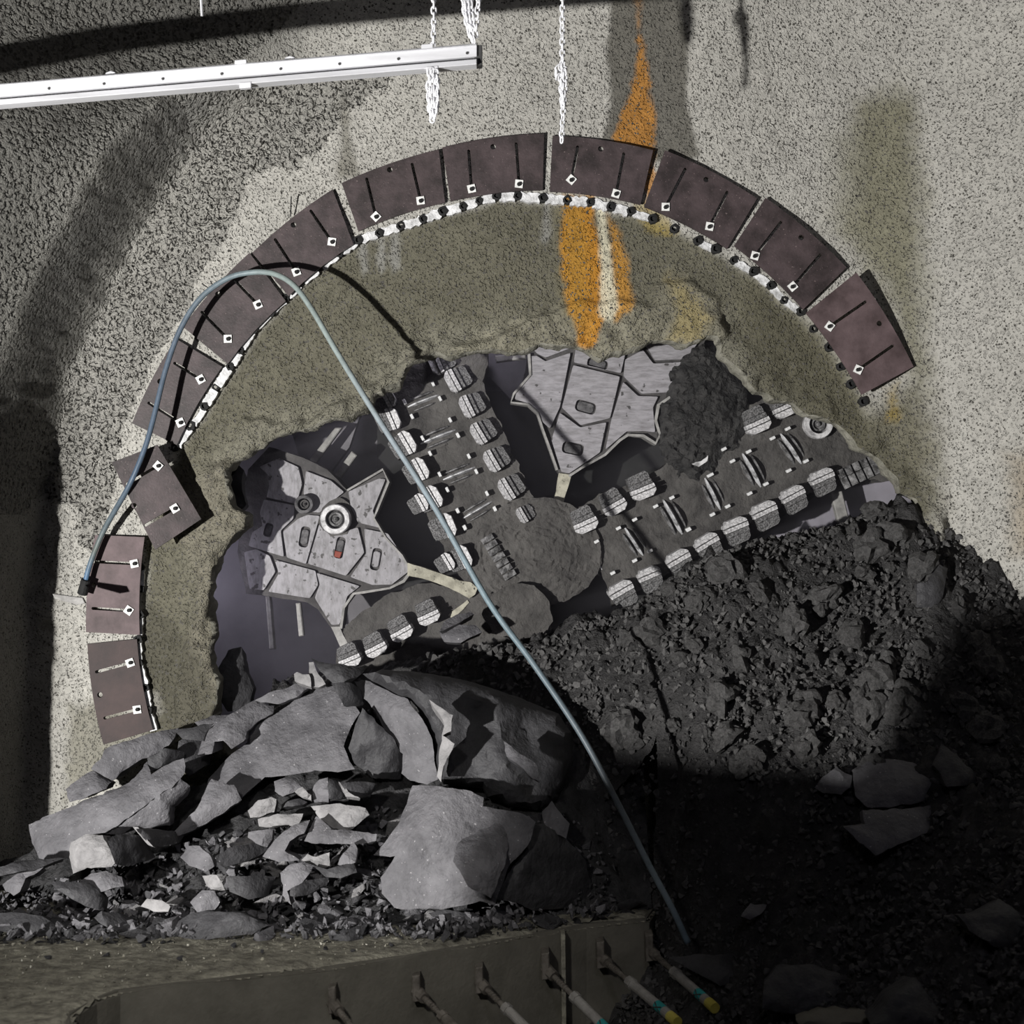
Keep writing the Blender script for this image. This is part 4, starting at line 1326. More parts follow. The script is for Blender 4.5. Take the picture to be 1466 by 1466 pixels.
rock(cm(ka, [(1280, 235), (1310, 228), (1350, 330), (1400, 385), (1340, 415), (1290, 410)]), 15.2, -0.4, 0.2, 0.15, 'shale_pale', 'upright pointed splinter standing on the crest of the pile', step=7, amp=0.02)
rock(cm(ka, [(1175, 320), (1200, 300), (1280, 325), (1300, 410), (1180, 365)]), 15.15, -0.4, 0.2, 0.15, 'shale_pale', 'small blunt splinter leaning left of the upright crest splinter', step=7, amp=0.02)
rock(cm(k2, [(150, 145), (300, 165), (420, 180), (340, 250), (250, 262), (190, 200)]), 15.1, 0.3, 0.8, 0.2, 'shale_dark', 'dark flat stone on the crest right of the upright splinter')
# --- split big boulder
rock(cm(k2, [(240, 255), (330, 250), (380, 290), (390, 345), (300, 360), (270, 310)]), 14.85, 0.8, 0.0, 0.2, 'shale_dark', 'small dark broken block in the notch of the crest', step=7)
rock(cm(k2, [(350, 250), (385, 238), (480, 275), (600, 335), (670, 422), (715, 520), (738, 700), (690, 728), (612, 712), (575, 680), (580, 585), (500, 485), (440, 380), (392, 330)]), 14.55, -0.45, 0.25, 0.4,
     'shale', 'tall smooth curved shale slab split from the dark boulder', amp=0.03)
rock(cm(k2, [(385, 370), (440, 420), (540, 525), (582, 600), (565, 700), (500, 700), (430, 695), (350, 625), (322, 555), (345, 480)]), 14.72, 0.5, -0.2, 0.3, 'shale_dark',
     'dark ribbed stone in the hollow between the arched slab and the curved slab', amp=0.08, step=6)
rock(cm(k2, [(390, 215), (480, 190), (700, 208), (900, 250), (1100, 312), (1300, 400), (1362, 480), (1372, 600), (1335, 720), (1290, 800), (1210, 850), (1100, 835), (960, 792), (950, 752), (760, 728),
             (738, 650), (730, 540), (690, 430), (600, 330), (480, 270)]), 14.32, 0.28, 0.50, 1.0, 'shale_dark', 'huge dark rounded boulder right of the crest', name='boulder', amp=0.10, step=9, rnd=0.25)
rock(cm(k2, [(695, 335), (760, 372), (808, 405), (795, 480), (760, 500), (815, 540), (795, 590), (760, 640), (752, 715), (735, 690), (742, 600), (755, 500), (770, 450), (740, 390)]), 14.1, -0.7, 0.1, 0.2,
     'shale_pale', 'narrow pale broken face on the front of the dark boulder', step=7, amp=0.02)
rock(cm(k2, [(1040, 520), (1080, 545), (1150, 600), (1200, 640), (1215, 720), (1180, 700), (1120, 640), (1060, 590)]), 14.05, -0.3, 0.5, 0.15, 'shale', 'curved ledge flake on the right side of the dark boulder', step=7, amp=0.02)
# --- lower front block
rock(cm(k2, [(620, 735), (750, 735), (900, 760), (950, 790), (945, 830), (1110, 860), (1200, 900), (1180, 960), (1130, 1050), (1080, 1100), (1030, 1200), (1005, 1290), (940, 1275), (800, 1300),
             (600, 1312), (540, 1300), (478, 1230), (470, 1160), (545, 1065), (440, 1060), (490, 1000), (560, 900)]), 13.62, -0.3, 0.5, 0.55, 'shale', 'large pale shale block at the front of the pile below the boulder',
     amp=0.06, step=9)
rock(cm(k2, [(905, 930), (1000, 890), (1080, 880), (1070, 1000), (1050, 1100), (1010, 1200), (990, 1260), (880, 1200), (810, 1080), (830, 1000)]), 13.48, 0.15, 0.25, 0.2, 'shale',
     'rippled grey flake on the face of the large front block', amp=0.06, step=6)
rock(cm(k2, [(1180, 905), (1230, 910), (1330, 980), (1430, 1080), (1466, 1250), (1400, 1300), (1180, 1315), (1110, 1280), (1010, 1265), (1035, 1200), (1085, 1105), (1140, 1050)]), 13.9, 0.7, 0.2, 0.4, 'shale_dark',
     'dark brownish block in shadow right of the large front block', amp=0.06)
rock(cm(k2, [(1225, 855), (1275, 805), (1310, 860), (1352, 910), (1340, 980), (1300, 960), (1240, 915)]), 14.2, -0.3, 0.3, 0.2, 'shale', 'jagged grey splinter at the lower right of the boulder', step=6)
rock(cm(k2, [(700, 1330), (760, 1310), (900, 1330), (1000, 1360), (880, 1390), (740, 1370)]), 13.7, 0.2, 0.8, 0.15, 'shale_dark', 'thin dark flake on the ledge in front of the large block', step=7)
# --- middle rubble that can be told apart
rock(cm(kc, [(560, 400), (640, 320), (720, 298), (755, 320), (745, 400), (640, 440), (580, 440)]), 14.3, -0.4, 0.3, 0.25, 'shale_pale', 'pale striated stone just below the tail of the arched slab', step=6, amp=0.04)
rock(cm(kc, [(1000, 370), (1200, 345), (1380, 380), (1410, 420), (1290, 530), (1140, 520), (1050, 430)]), 14.2, -0.4, 0.3, 0.25, 'shale_pale', 'pale fluted stone under the middle of the arched slab', step=7, amp=0.05)
rock(cm(kc, [(630, 450), (770, 415), (950, 415), (910, 490), (780, 510), (640, 500)]), 14.22, -0.3, 0.4, 0.2, 'shale_pale', 'pale cracked stone left of the fluted stone', step=6, amp=0.04)
rock(cm(kc, [(660, 720), (740, 600), (860, 500), (990, 470), (960, 560), (850, 600), (815, 670), (920, 740), (780, 755)]), 14.0, -0.3, 0.3, 0.25, 'shale', 'curved grey shell-shaped stone left of a dark crack', step=7)
rock(cm(kc, [(950, 600), (1040, 430), (1150, 520), (1280, 530), (1466, 560), (1466, 610), (1290, 630), (1000, 620)]), 14.08, -0.2, 0.7, 0.25, 'shale', 'flat grey slab right of the dark crack', step=7)
rock(cm(kc, [(560, 590), (570, 545), (740, 515), (730, 590), (690, 650), (620, 620)]), 14.1, 0.1, 0.4, 0.2, 'shale', 'small flat grey stone left of the shell-shaped stone', step=7)
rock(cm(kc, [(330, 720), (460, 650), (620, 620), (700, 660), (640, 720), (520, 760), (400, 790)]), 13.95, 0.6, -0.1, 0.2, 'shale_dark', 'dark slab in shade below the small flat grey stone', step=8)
rock(cm(kc, [(85, 720), (150, 640), (230, 640), (300, 690), (330, 780), (270, 820), (200, 790), (150, 780)]), 13.9, -0.3, 0.4, 0.22, 'shale', 'angular grey rock with a white chip below the slab tip', step=7)
rock(cm(kc, [(930, 740), (970, 695), (1040, 720), (1140, 690), (1140, 780), (1100, 795), (1000, 765)]), 13.9, -0.5, 0.2, 0.15, 'shale_pale', 'bright cracked shard in the middle of the rubble', step=6)
rock(cm(kc, [(1190, 770), (1220, 690), (1300, 610), (1330, 660), (1310, 760), (1240, 790)]), 13.85, -0.5, 0.2, 0.2, 'shale', 'grey triangular stone left of the large front block', step=7)
rock(cm(kc, [(1020, 770), (1120, 800), (1300, 760), (1320, 820), (1210, 870), (1110, 860)]), 13.75, 0.0, 0.9, 0.2, 'shale_dark', 'dark flat wedge below the grey triangular stone', step=7)
rock(cm(kc, [(780, 830), (860, 770), (930, 760), (1000, 830), (930, 900), (830, 960), (870, 1050), (800, 990), (810, 920)]), 13.7, -0.5, 0.1, 0.2, 'shale', 'hook-shaped pale stone in the foreground rubble', step=7)
rock(cm(kc, [(860, 940), (960, 880), (1130, 860), (1110, 920), (980, 980), (850, 1000)]), 13.62, 0.4, 0.5, 0.2, 'shale_dark', 'dark layered stone right of the hook-shaped stone', step=7)
rock(cm(kc, [(10, 1210), (180, 1110), (330, 1095), (520, 1105), (620, 1160), (700, 1200), (600, 1260), (300, 1290), (150, 1300), (60, 1270)]), 13.42, 0.1, 0.75, 0.3, 'shale_dark',
     'long smooth dark stone lying at the foot of the pile', step=7, amp=0.05)
rock(cm(kc, [(250, 850), (340, 850), (400, 950), (330, 960), (270, 910)]), 13.75, -0.7, 0.2, 0.12, 'shale_pale', 'bright narrow flake above the small cube stone', step=6)
rock(cm(kc, [(155, 1040), (240, 950), (330, 950), (370, 1040), (330, 1090), (210, 1110)]), 13.65, -0.4, 0.4, 0.2, 'shale', 'small cube-like grey stone at the left of the foreground', step=7)
rock(cm(kc, [(410, 860), (600, 850), (760, 860), (700, 980), (560, 1010), (430, 960)]), 13.7, 0.7, 0.1, 0.2, 'shale_dark', 'broad dark stone in the centre foreground', step=8)
rock(cm(kc, [(1120, 1250), (1200, 1240), (1400, 1180), (1360, 1300), (1200, 1330), (1130, 1290)]), 13.4, 0.3, 0.4, 0.2, 'shale_dark', 'dark tilted stone with a pale top edge by the ledge edge', step=7)
rock(cm(kb, [(360, 800), (440, 800), (590, 800), (680, 850), (740, 920), (720, 995), (600, 960), (480, 900), (400, 850)]), 13.75, 0.5, 0.4, 0.25, 'shale_dark', 'dark curved slab with a pale nose at left of the rubble', step=8)
rock(cm(kb, [(560, 790), (640, 740), (740, 720), (850, 760), (860, 820), (720, 860), (690, 870), (640, 820)]), 13.85, -0.2, 0.8, 0.2, 'shale', 'gritty speckled stone below the pale upright block', step=6, amp=0.06)
rock(cm(kb, [(20, 810), (100, 740), (300, 698), (240, 740), (180, 770), (130, 860), (90, 885), (40, 850)]), 13.9, -0.3, 0.5, 0.2, 'shale', 'grey stone with a knobbly top at the far left of the pile', step=7)
rock(cm(kb, [(-40, 690), (150, 650), (380, 630), (440, 640), (260, 700), (60, 740), (-40, 760)]), 14.0, 0.3, 0.8, 0.2, 'shale_dark', 'long low dark slab at the far left of the pile', step=8)
rock(cm(kb, [(660, 1050), (720, 1005), (830, 1010), (950, 1060), (1000, 1150), (900, 1190), (780, 1120), (690, 1080)]), 13.55, 0.3, 0.5, 0.2, 'shale_dark', 'ribbed dark stone in the left foreground', step=6, amp=0.06)
rock(cm(kb, [(970, 1160), (1070, 1085), (1160, 1150), (1140, 1220), (1000, 1240)]), 13.5, 0.5, 0.3, 0.18, 'shale_dark', 'small dark pyramid stone right of the ribbed stone', step=7)
rock(cm(kb, [(270, 1290), (360, 1240), (520, 1200), (540, 1230), (450, 1290), (320, 1310)]), 13.35, 0.4, 0.5, 0.15, 'shale_dark', 'low dark wedge lying on the edge of the gritty ledge', step=7)
rock(cm(kb, [(990, 960), (1030, 910), (1130, 925), (1195, 965), (1170, 1000), (1080, 1000)]), 13.75, -0.3, 0.5, 0.15, 'shale_pale', 'pale lumpy stone in the left middle of the rubble', step=6, amp=0.05)
rock(cm(kb, [(0, 1010), (90, 1000), (300, 1030), (380, 1080), (440, 1120), (430, 1180), (200, 1170), (0, 1140)]), 13.6, 0.2, 0.8, 0.25, 'shale_dark', 'broad dark wet stone at the lower left corner of the pile', step=8)

rock([(255, 1062), (280, 1050), (300, 1062), (296, 1095), (270, 1110), (250, 1095)], 15.15, 0.5, 0.2, 0.3, 'shale_dark', 'dark stone added to darken the shaded gap beside the tall crest slabs at the back', step=7)  # dark stone added as a stand-in for the shade in this gap
rock(cm(kc, [(1020, 225), (1060, 175), (1122, 165), (1130, 330), (1080, 335), (1022, 325)]), 14.3, -0.5, 0.1, 0.2, 'shale', 'upright grey shard under the right half of the arched slab', step=6, amp=0.03)
rock(cm(kc, [(1128, 175), (1180, 190), (1255, 290), (1200, 320), (1130, 322)]), 14.3, 0.9, 0.1, 0.2, 'shale_dark', 'dark broken face right of the upright grey shard', step=6, amp=0.03)
rock(cm(kc, [(1210, 200), (1370, 185), (1460, 200), (1420, 300), (1330, 305), (1260, 280)]), 14.3, 0.6, 0.1, 0.2, 'shale_dark', 'dark flat stone with a pale left rim under the curved slab', step=6, amp=0.03)
rock(cm(kc, [(1190, 198), (1215, 205), (1270, 270), (1345, 312), (1250, 298)]), 14.22, -0.6, 0.2, 0.1, 'shale_pale', 'thin pale rim flake beside the dark flat stone', step=5, amp=0.02)
rock(cm(kc, [(740, 180), (810, 160), (885, 175), (940, 225), (880, 262), (800, 292), (752, 262)]), 14.4, -0.2, 0.2, 0.2, 'shale', 'crumbly grey stone right under the broken lower edge of the arched slab', step=6, amp=0.07)
rock(cm(kc, [(890, 260), (945, 228), (1000, 280), (1010, 320), (940, 300)]), 14.3, -0.4, 0.3, 0.15, 'shale_pale', 'small pale stone left of the upright grey shard', step=6, amp=0.03)
rock(cm(kc, [(820, 370), (850, 320), (920, 300), (970, 325), (930, 350)]), 14.28, 0.2, 0.5, 0.15, 'shale_dark', 'small dark oval stone left of the fluted stone', step=6, amp=0.03)

# --- stones on the muck at the right
rock(cm(kd, [(690, 320), (760, 285), (860, 268), (960, 288), (1050, 360), (1035, 410), (1010, 460), (880, 492), (760, 490), (705, 440)]), 13.35, 0.15, 0.9, 0.35, 'shale', 'large smooth pale stone lying on the dark muck slope',
     name='muck_stone', amp=0.03)
rock(cm(kd, [(520, 400), (560, 350), (625, 305), (660, 330), (692, 345), (680, 400), (640, 432), (560, 425)]), 13.4, -0.3, 0.5, 0.25, 'shale', 'small conical stone left of the large smooth stone on the muck', name='muck_stone', step=7)
rock(cm(kd, [(655, 580), (755, 565), (735, 505), (850, 500), (1010, 488), (1085, 465), (1065, 515), (1035, 535), (1048, 602), (900, 652), (800, 712)]), 13.05, 0.1, 0.9, 0.3, 'shale', 'flat angular stone just below the large smooth stone on the muck',
     name='muck_stone', amp=0.03)
rock(cm(kd, [(1058, 295), (1095, 205), (1150, 245), (1210, 300), (1290, 372), (1190, 392), (1118, 395), (1090, 340)]), 13.45, 0.4, 0.6, 0.25, 'shale_dark', 'dark angular stone right of the large smooth stone on the muck', name='muck_stone')
rock(cm(kd, [(185, 980), (235, 925), (310, 930), (275, 975), (230, 1000)]), 12.75, 0.1, 0.9, 0.12, 'shale', 'small flat stone on the dark floor of the muck slope', name='muck_stone', step=6)
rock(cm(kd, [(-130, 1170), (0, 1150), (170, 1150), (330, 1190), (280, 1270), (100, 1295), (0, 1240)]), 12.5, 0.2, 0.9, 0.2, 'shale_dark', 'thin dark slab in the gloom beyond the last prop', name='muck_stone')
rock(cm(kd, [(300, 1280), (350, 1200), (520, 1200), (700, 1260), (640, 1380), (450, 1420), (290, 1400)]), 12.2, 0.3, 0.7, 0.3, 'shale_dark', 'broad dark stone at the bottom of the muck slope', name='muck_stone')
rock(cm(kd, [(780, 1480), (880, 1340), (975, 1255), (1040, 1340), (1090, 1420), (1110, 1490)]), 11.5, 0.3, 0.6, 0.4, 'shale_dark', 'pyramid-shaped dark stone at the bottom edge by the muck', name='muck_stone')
rock(cm(kd, [(440, 1450), (560, 1405), (760, 1400), (800, 1480), (460, 1490)]), 11.6, 0.0, 0.9, 0.3, 'concrete', 'brownish flat stone left of the pyramid-shaped stone', name='muck_stone')
rock(cm(kd, [(1170, 980), (1260, 960), (1350, 900), (1440, 960), (1480, 1040), (1440, 1140), (1330, 1120), (1230, 1050)]), 12.4, 0.3, 0.7, 0.3, 'shale_dark', 'dark bluish stone low at the right side of the muck slope', name='muck_stone')
rock([(1330, 830), (1345, 808), (1358, 812), (1352, 850), (1338, 870), (1312, 868), (1312, 835)], 15.0, 0.4, 0.3, 0.3, 'shale_dark', 'dark block standing in the corner by the right wall', name='muck_stone', step=7)
rock(cm(c8, [(1205, 970), (1230, 920), (1300, 880), (1365, 865), (1390, 880), (1320, 920), (1250, 955)]), 16.0, 0.4, 0.9, 0.12, 'shale', 'flat grey flake lying against the cutterhead teeth', name='muck_stone', step=6, amp=0.02)
rock([(628, 905), (650, 892), (680, 895), (690, 905), (660, 920), (635, 920)], 16.0, 0.2, 0.6, 0.2, 'shale', 'rounded grey stone under the flat flake', name='muck_stone', step=6)
rock([(310, 665), (335, 652), (348, 672), (345, 700), (352, 722), (340, 735), (318, 728), (306, 700)], 16.18, 0.1, 0.2, 0.3, 'shale_dark', 'dark rock chunk stuck in the left edge of the opening', name='wall_rock', step=6, amp=0.06)
rock([(310, 960), (328, 930), (345, 925), (352, 960), (362, 985), (358, 1015), (325, 1020), (312, 1000)], 16.25, 0.4, 0.3, 0.4, 'shale_dark', 'tall dark rock face at the lower left edge of the opening', name='wall_rock', step=6, amp=0.06)

# --- rubble fragments, each one its own object
def hull_mesh(name, n, sx, sy, sz, seed, mat):
    r = np.random.default_rng(seed)
    bm = bmesh.new()
    for k in range(n):
        v = r.normal(size=3); v /= np.linalg.norm(v)
        v *= r.uniform(0.75, 1.0)
        bm.verts.new((v[0] * sx, v[1] * sy, v[2] * sz))
    res = bmesh.ops.convex_hull(bm, input=bm.verts)
    bmesh.ops.delete(bm, geom=[g for g in set(res['geom_interior'] + res['geom_unused']) if isinstance(g, bmesh.types.BMVert)], context='VERTS')
    bmesh.ops.recalc_face_normals(bm, faces=bm.faces)
    me = bpy.data.meshes.new(name); bm.to_mesh(me); bm.free()
    me.materials.append(M[mat])
    return me


shard = {m: [hull_mesh('shale_fragment', 15, 1.0, 0.75, 0.38, 300 + k, m) for k in range(6)] for m in ('shale', 'shale_pale', 'shale_dark')}
rr = np.random.default_rng(11)
CUT = [' lying', ' jutting', ' between', ' against', ' leaning', ' wedged', ' standing', ' to the right', ' with', ' under', ' on the', ' behind', ' along', ' at ', ' right of', ' in the', ' below',
       ' left of', ' split', ' just', ' by ', ' forming', ' above', ' low at', ' beyond', ' stuck', ' in shadow', ' near']


def view_px(p):
    d = p[1] + DW
    return 733 + p[0] * F / d, 733 - (p[2] - ZC) * F / d


LAND = []
for o in ROCKS:
    t = o['label']
    k = min([t.find(c) for c in CUT if t.find(c) > 0] + [len(t)])
    co = np.array([tuple(v.co) for v in o.data.vertices])
    LAND.append((t[:k], view_px(co.mean(0))))
names_ = [n for n, _ in LAND]
LAND = [(n, p) for n, p in LAND if names_.count(n) == 1 and len(n.split()) <= 7]
USED = set()


def where(px, py):
    n, p = min(LAND, key=lambda q: (q[1][0] - px) ** 2 + (q[1][1] - py) ** 2)
    dx, dy = px - p[0], py - p[1]
    return ('right of' if dx > 0 else 'left of') if abs(dx) > abs(dy) else ('below' if dy > 0 else 'above'), n


def scatter(n, xr, yr, f, size, mats, name, lab, group, lift=0.25):
    for k in range(n):
        x = rr.uniform(*xr); y = rr.uniform(*yr)
        z = float(f(x, y))
        m = mats[rr.integers(len(mats))]
        if not on_ledge(x, y, 0.1)[0]: continue
        s = size[0] + (size[1] - size[0]) * rr.random() ** 2
        side, ref = where(*view_px((x, y, z)))
        big = 'tiny' if s < 0.075 else 'small' if s < 0.12 else 'fist-sized' if s < 0.16 else 'chunky'
        lb = '%s %s shale %s %s the %s' % (big, {'shale': 'grey', 'shale_pale': 'pale', 'shale_dark': 'dark'}[m], 'chip' if s < 0.075 else 'fragment', side, ref)
        if lb in USED: continue
        USED.add(lb); lab = lb
        o = bpy.data.objects.new(name, shard[m][rr.integers(6)])
        COL.objects.link(o)
        o.location = (x, y, z + s * lift)
        o.rotation_euler = (rr.normal() * 0.5, rr.normal() * 0.5, rr.uniform(0, 6.28))
        o.scale = (s, s, s)
        tag(o, lab, 'rock', group)


bedtop = lambda x, y: max(float(bedf(x, y)) - 0.26, ZL)
scatter(170, (-4.6, 0.9), (-2.6, -2.0), bedtop, (0.06, 0.24), ['shale_dark', 'shale_dark', 'shale'], 'shale_fragment', 'sharp shale fragment lying among others along the foot of the rock pile', 'fragments along the foot of the pile')
scatter(150, (-3.6, -0.6), (-2.2, -1.3), bedtop, (0.06, 0.20), ['shale', 'shale_pale', 'shale_dark'], 'shale_fragment', 'broken shale fragment in the rubble under the arched slab', 'fragments under the arched slab')
scatter(25, (-4.8, -3.4), (-2.3, -1.2), bedtop, (0.08, 0.22), ['shale_dark', 'shale'], 'shale_fragment', 'shale fragment at the far left end of the rock pile', 'fragments at the left end of the pile')
scatter(35, (0.3, 1.25), (-2.2, -1.2), lambda x, y: ZL + 0.02, (0.06, 0.18), ['shale_dark'], 'shale_fragment', 'dark shale fragment in shadow at the right end of the ledge', 'fragments at the right end of the ledge')
for k in range(9):
    o = bpy.data.objects.new('pebble', shard['shale_dark'][k % 6]); COL.objects.link(o)
    s_ = rr.uniform(0.02, 0.05)
    o.location = (-3.6 + 0.34 * k + rr.uniform(-0.1, 0.1), rr.uniform(-3.45, -2.95) + 0.05 * k, ZL + 0.035)
    o.scale = (s_, s_, s_ * 1.2); o.rotation_euler = (rr.uniform(-0.4, 0.4), rr.uniform(-0.4, 0.4), rr.uniform(0, 6))
    tag(o, '%s dark pebble from the left on the gritty top of the concrete ledge' % ('first', 'second', 'third', 'fourth', 'fifth', 'sixth', 'seventh', 'eighth', 'ninth')[k], 'pebble', 'pebbles on the ledge')

# clods of muck: the large ones singly, the small ones as one mass
def lump_mesh(name, seed, mat, sub=3, amp=0.35):
    bm = bmesh.new(); bmesh.ops.create_icosphere(bm, subdivisions=sub, radius=1.0)
    for v in bm.verts:
        c = v.co
        n_ = float(fbm(c.x * 1.4 + c.z * 0.7 + seed, c.y * 1.4 - c.z * 0.9, seed, 4, 0.6)) + 0.35 * float(fbm(c.x * 5 + c.z * 3, c.y * 5 + seed, seed + 3, 2))
        v.co = c * (1 + amp * 1.6 * n_)
        v.co.z *= 0.75; v.co.y *= 0.85
    me = bpy.data.meshes.new(name); bm.to_mesh(me); bm.free()
    me.materials.append(M[mat]); return me
clodm = [lump_mesh('muck_clod', 500 + k, 'clod', 3, 0.5) for k in range(7)]


def muck_z(x, y): return min(float(muckf(x, y)) - 0.08, 5.4)


cnt = 0
tries = 0
while cnt < 80 and tries < 4000:
    tries += 1
    x = rr.uniform(0.9, 4.9); y = rr.uniform(-3.2, -0.1)
    z = muck_z(x, y)
    d = y + DW
    px = 733 + x * F / d; py = 733 - (z - ZC) * F / d
    if not (880 < px < 1450 and 740 < py < 1130) or z < 1.0 or d > wall_d(px, py) - 0.25 and px > 1290: continue
    s = 0.05 + 0.14 * rr.random() ** 2.0
    row = 'along the crest' if py < 820 else 'on the upper slope' if py < 910 else 'halfway down' if py < 1000 else 'on the lower slope' if py < 1070 else 'at the shadow edge'
    colw = ['beside the dark trough', 'left of centre', 'near the centre', 'right of centre', 'toward the right', 'nearest the right wall'][min(5, int((px - 880) / 95))]
    lb = '%s clod of damp muck %s of the heap, %s' % ('small' if s < 0.075 else 'fist-sized' if s < 0.105 else 'big' if s < 0.14 else 'boulder-like', row, colw)
    if lb in USED: continue
    USED.add(lb)
    o = bpy.data.objects.new('muck_clod', clodm[rr.integers(7)])
    COL.objects.link(o)
    o.location = (x, y, z + 0.1 + s * 0.25)
    o.rotation_euler = tuple(rr.uniform(0, 6.28, 3)); o.scale = (s, s * rr.uniform(0.7, 1.2), s)
    tag(o, lb, 'clod', 'clods on the muck heap')
    cnt += 1


def mass(name, n, xr, yr, f, smin, smax, mat, lab, cat, base, cond=None, power=2.0, parent=None):
    tv = []; tf = []; off = 0
    bases = []
    for me in base:
        v = np.array([tuple(q.co) for q in me.vertices]); fcs = [tuple(p.vertices) for p in me.polygons]
        bases.append((v, fcs))
    for k in range(n):
        x = rr.uniform(*xr); y = rr.uniform(*yr)
        if cond and not cond(x, y): continue
        z = float(f(x, y))
        v, fcs = bases[rr.integers(len(bases))]
        s = smin + (smax - smin) * rr.random() ** power
        R = np.array(Euler(tuple(rr.uniform(0, 6.28, 3))).to_matrix())
        tv.append((v * s) @ R.T + np.array((x, y, z + s * 0.3)))
        tf += [tuple(i_ + off for i_ in q) for q in fcs]
        off += len(v)
    o = mk(name, np.concatenate(tv), tf, mat, parent)
    if parent is None: tag(o, lab, cat, kind='stuff')
    else: o['kind'] = 'stuff'
    return o


lowclod = [hull_mesh('clod_bit', 9, 1.0, 0.85, 0.75, 600 + k, 'clod') for k in range(5)]
mass('muck_crumbs', 16000, (0.6, 5.6), (-5.0, 0.2), lambda x, y: muck_z(x, y) + 0.09, 0.008, 0.055, M['clod'], 'small crumbs of muck covering the heap', 'muck', lowclod,
     lambda x, y: not (x < 1.2 and y < -1.8 and y > -3.0 and x < 0.9))
mass('muck_crumbs', 1500, (-1.6, 0.9), (-0.9, 0.3), lambda x, y: muck_z(x, y) + 0.07, 0.015, 0.07, M['clod'], 'small crumbs of muck in the dark trough behind the boulder', 'muck', lowclod)
lowsh = [hull_mesh('chip', 9, 1.0, 0.8, 0.4, 700 + k, 'shale') for k in range(5)]
mass('shale_chips', 1000, (-4.9, 0.9), (-2.7, -1.2), lambda x, y: bedtop(x, y) + 0.08, 0.015, 0.075, M['shale'], 'small shale chips filling the gaps of the rock pile', 'rubble', lowsh, lambda x, y: on_ledge(x, y)[0])
mass('shale_chips', 1500, (-4.9, 0.9), (-2.7, -1.2), lambda x, y: bedtop(x, y) + 0.04, 0.015, 0.08, M['shale_dark'], 'small dark shale chips filling the gaps of the rock pile', 'rubble', lowsh, lambda x, y: on_ledge(x, y)[0])
mass('gravel', 450, (-6.0, 1.1), (-4.4, -2.3), lambda x, y: ZL + 0.02, 0.005, 0.022, M['pale_grit'], '', '', lowsh, lambda x, y: on_ledge(x, y, 0.12)[0], 2.0, lg)
mass('gravel', 1500, (-6.0, 1.1), (-4.6, -2.3), lambda x, y: ZL + 0.015, 0.006, 0.028, M['concrete_top'], '', '', lowsh, lambda x, y: bool(inside(np.array([x]), np.array([y]), [(p[0] - 0.05, p[1] + 0.08) for p in ledge_plan])[0]), 3.0, lg)

# ------------------------------------------------------------------ props bracing the ledge
def cyl_between(bm, a, b, r0, r1, seg=12, mi=0):
    a = Vector(a); b = Vector(b); ax = (b - a).normalized()
    u = ax.orthogonal().normalized(); v = ax.cross(u)
    r_a = [bm.verts.new(a + (u * math.cos(2 * math.pi * s / seg) + v * math.sin(2 * math.pi * s / seg)) * r0) for s in range(seg)]
    r_b = [bm.verts.new(b + (u * math.cos(2 * math.pi * s / seg) + v * math.sin(2 * math.pi * s / seg)) * r1) for s in range(seg)]
    for s in range(seg):
        f = bm.faces.new((r_a[s], r_a[(s + 1) % seg], r_b[(s + 1) % seg], r_b[s])); f.material_index = mi
    bm.faces.new(r_a[::-1]); bm.faces.new(r_b)


def tube_obj(name, a, b, r0, r1, mat, parent, seg=12):
    bm = bmesh.new(); cyl_between(bm, a, b, r0, r1, seg)
    o = from_bm(name, bm, mat)
    return child_keep(o, parent)


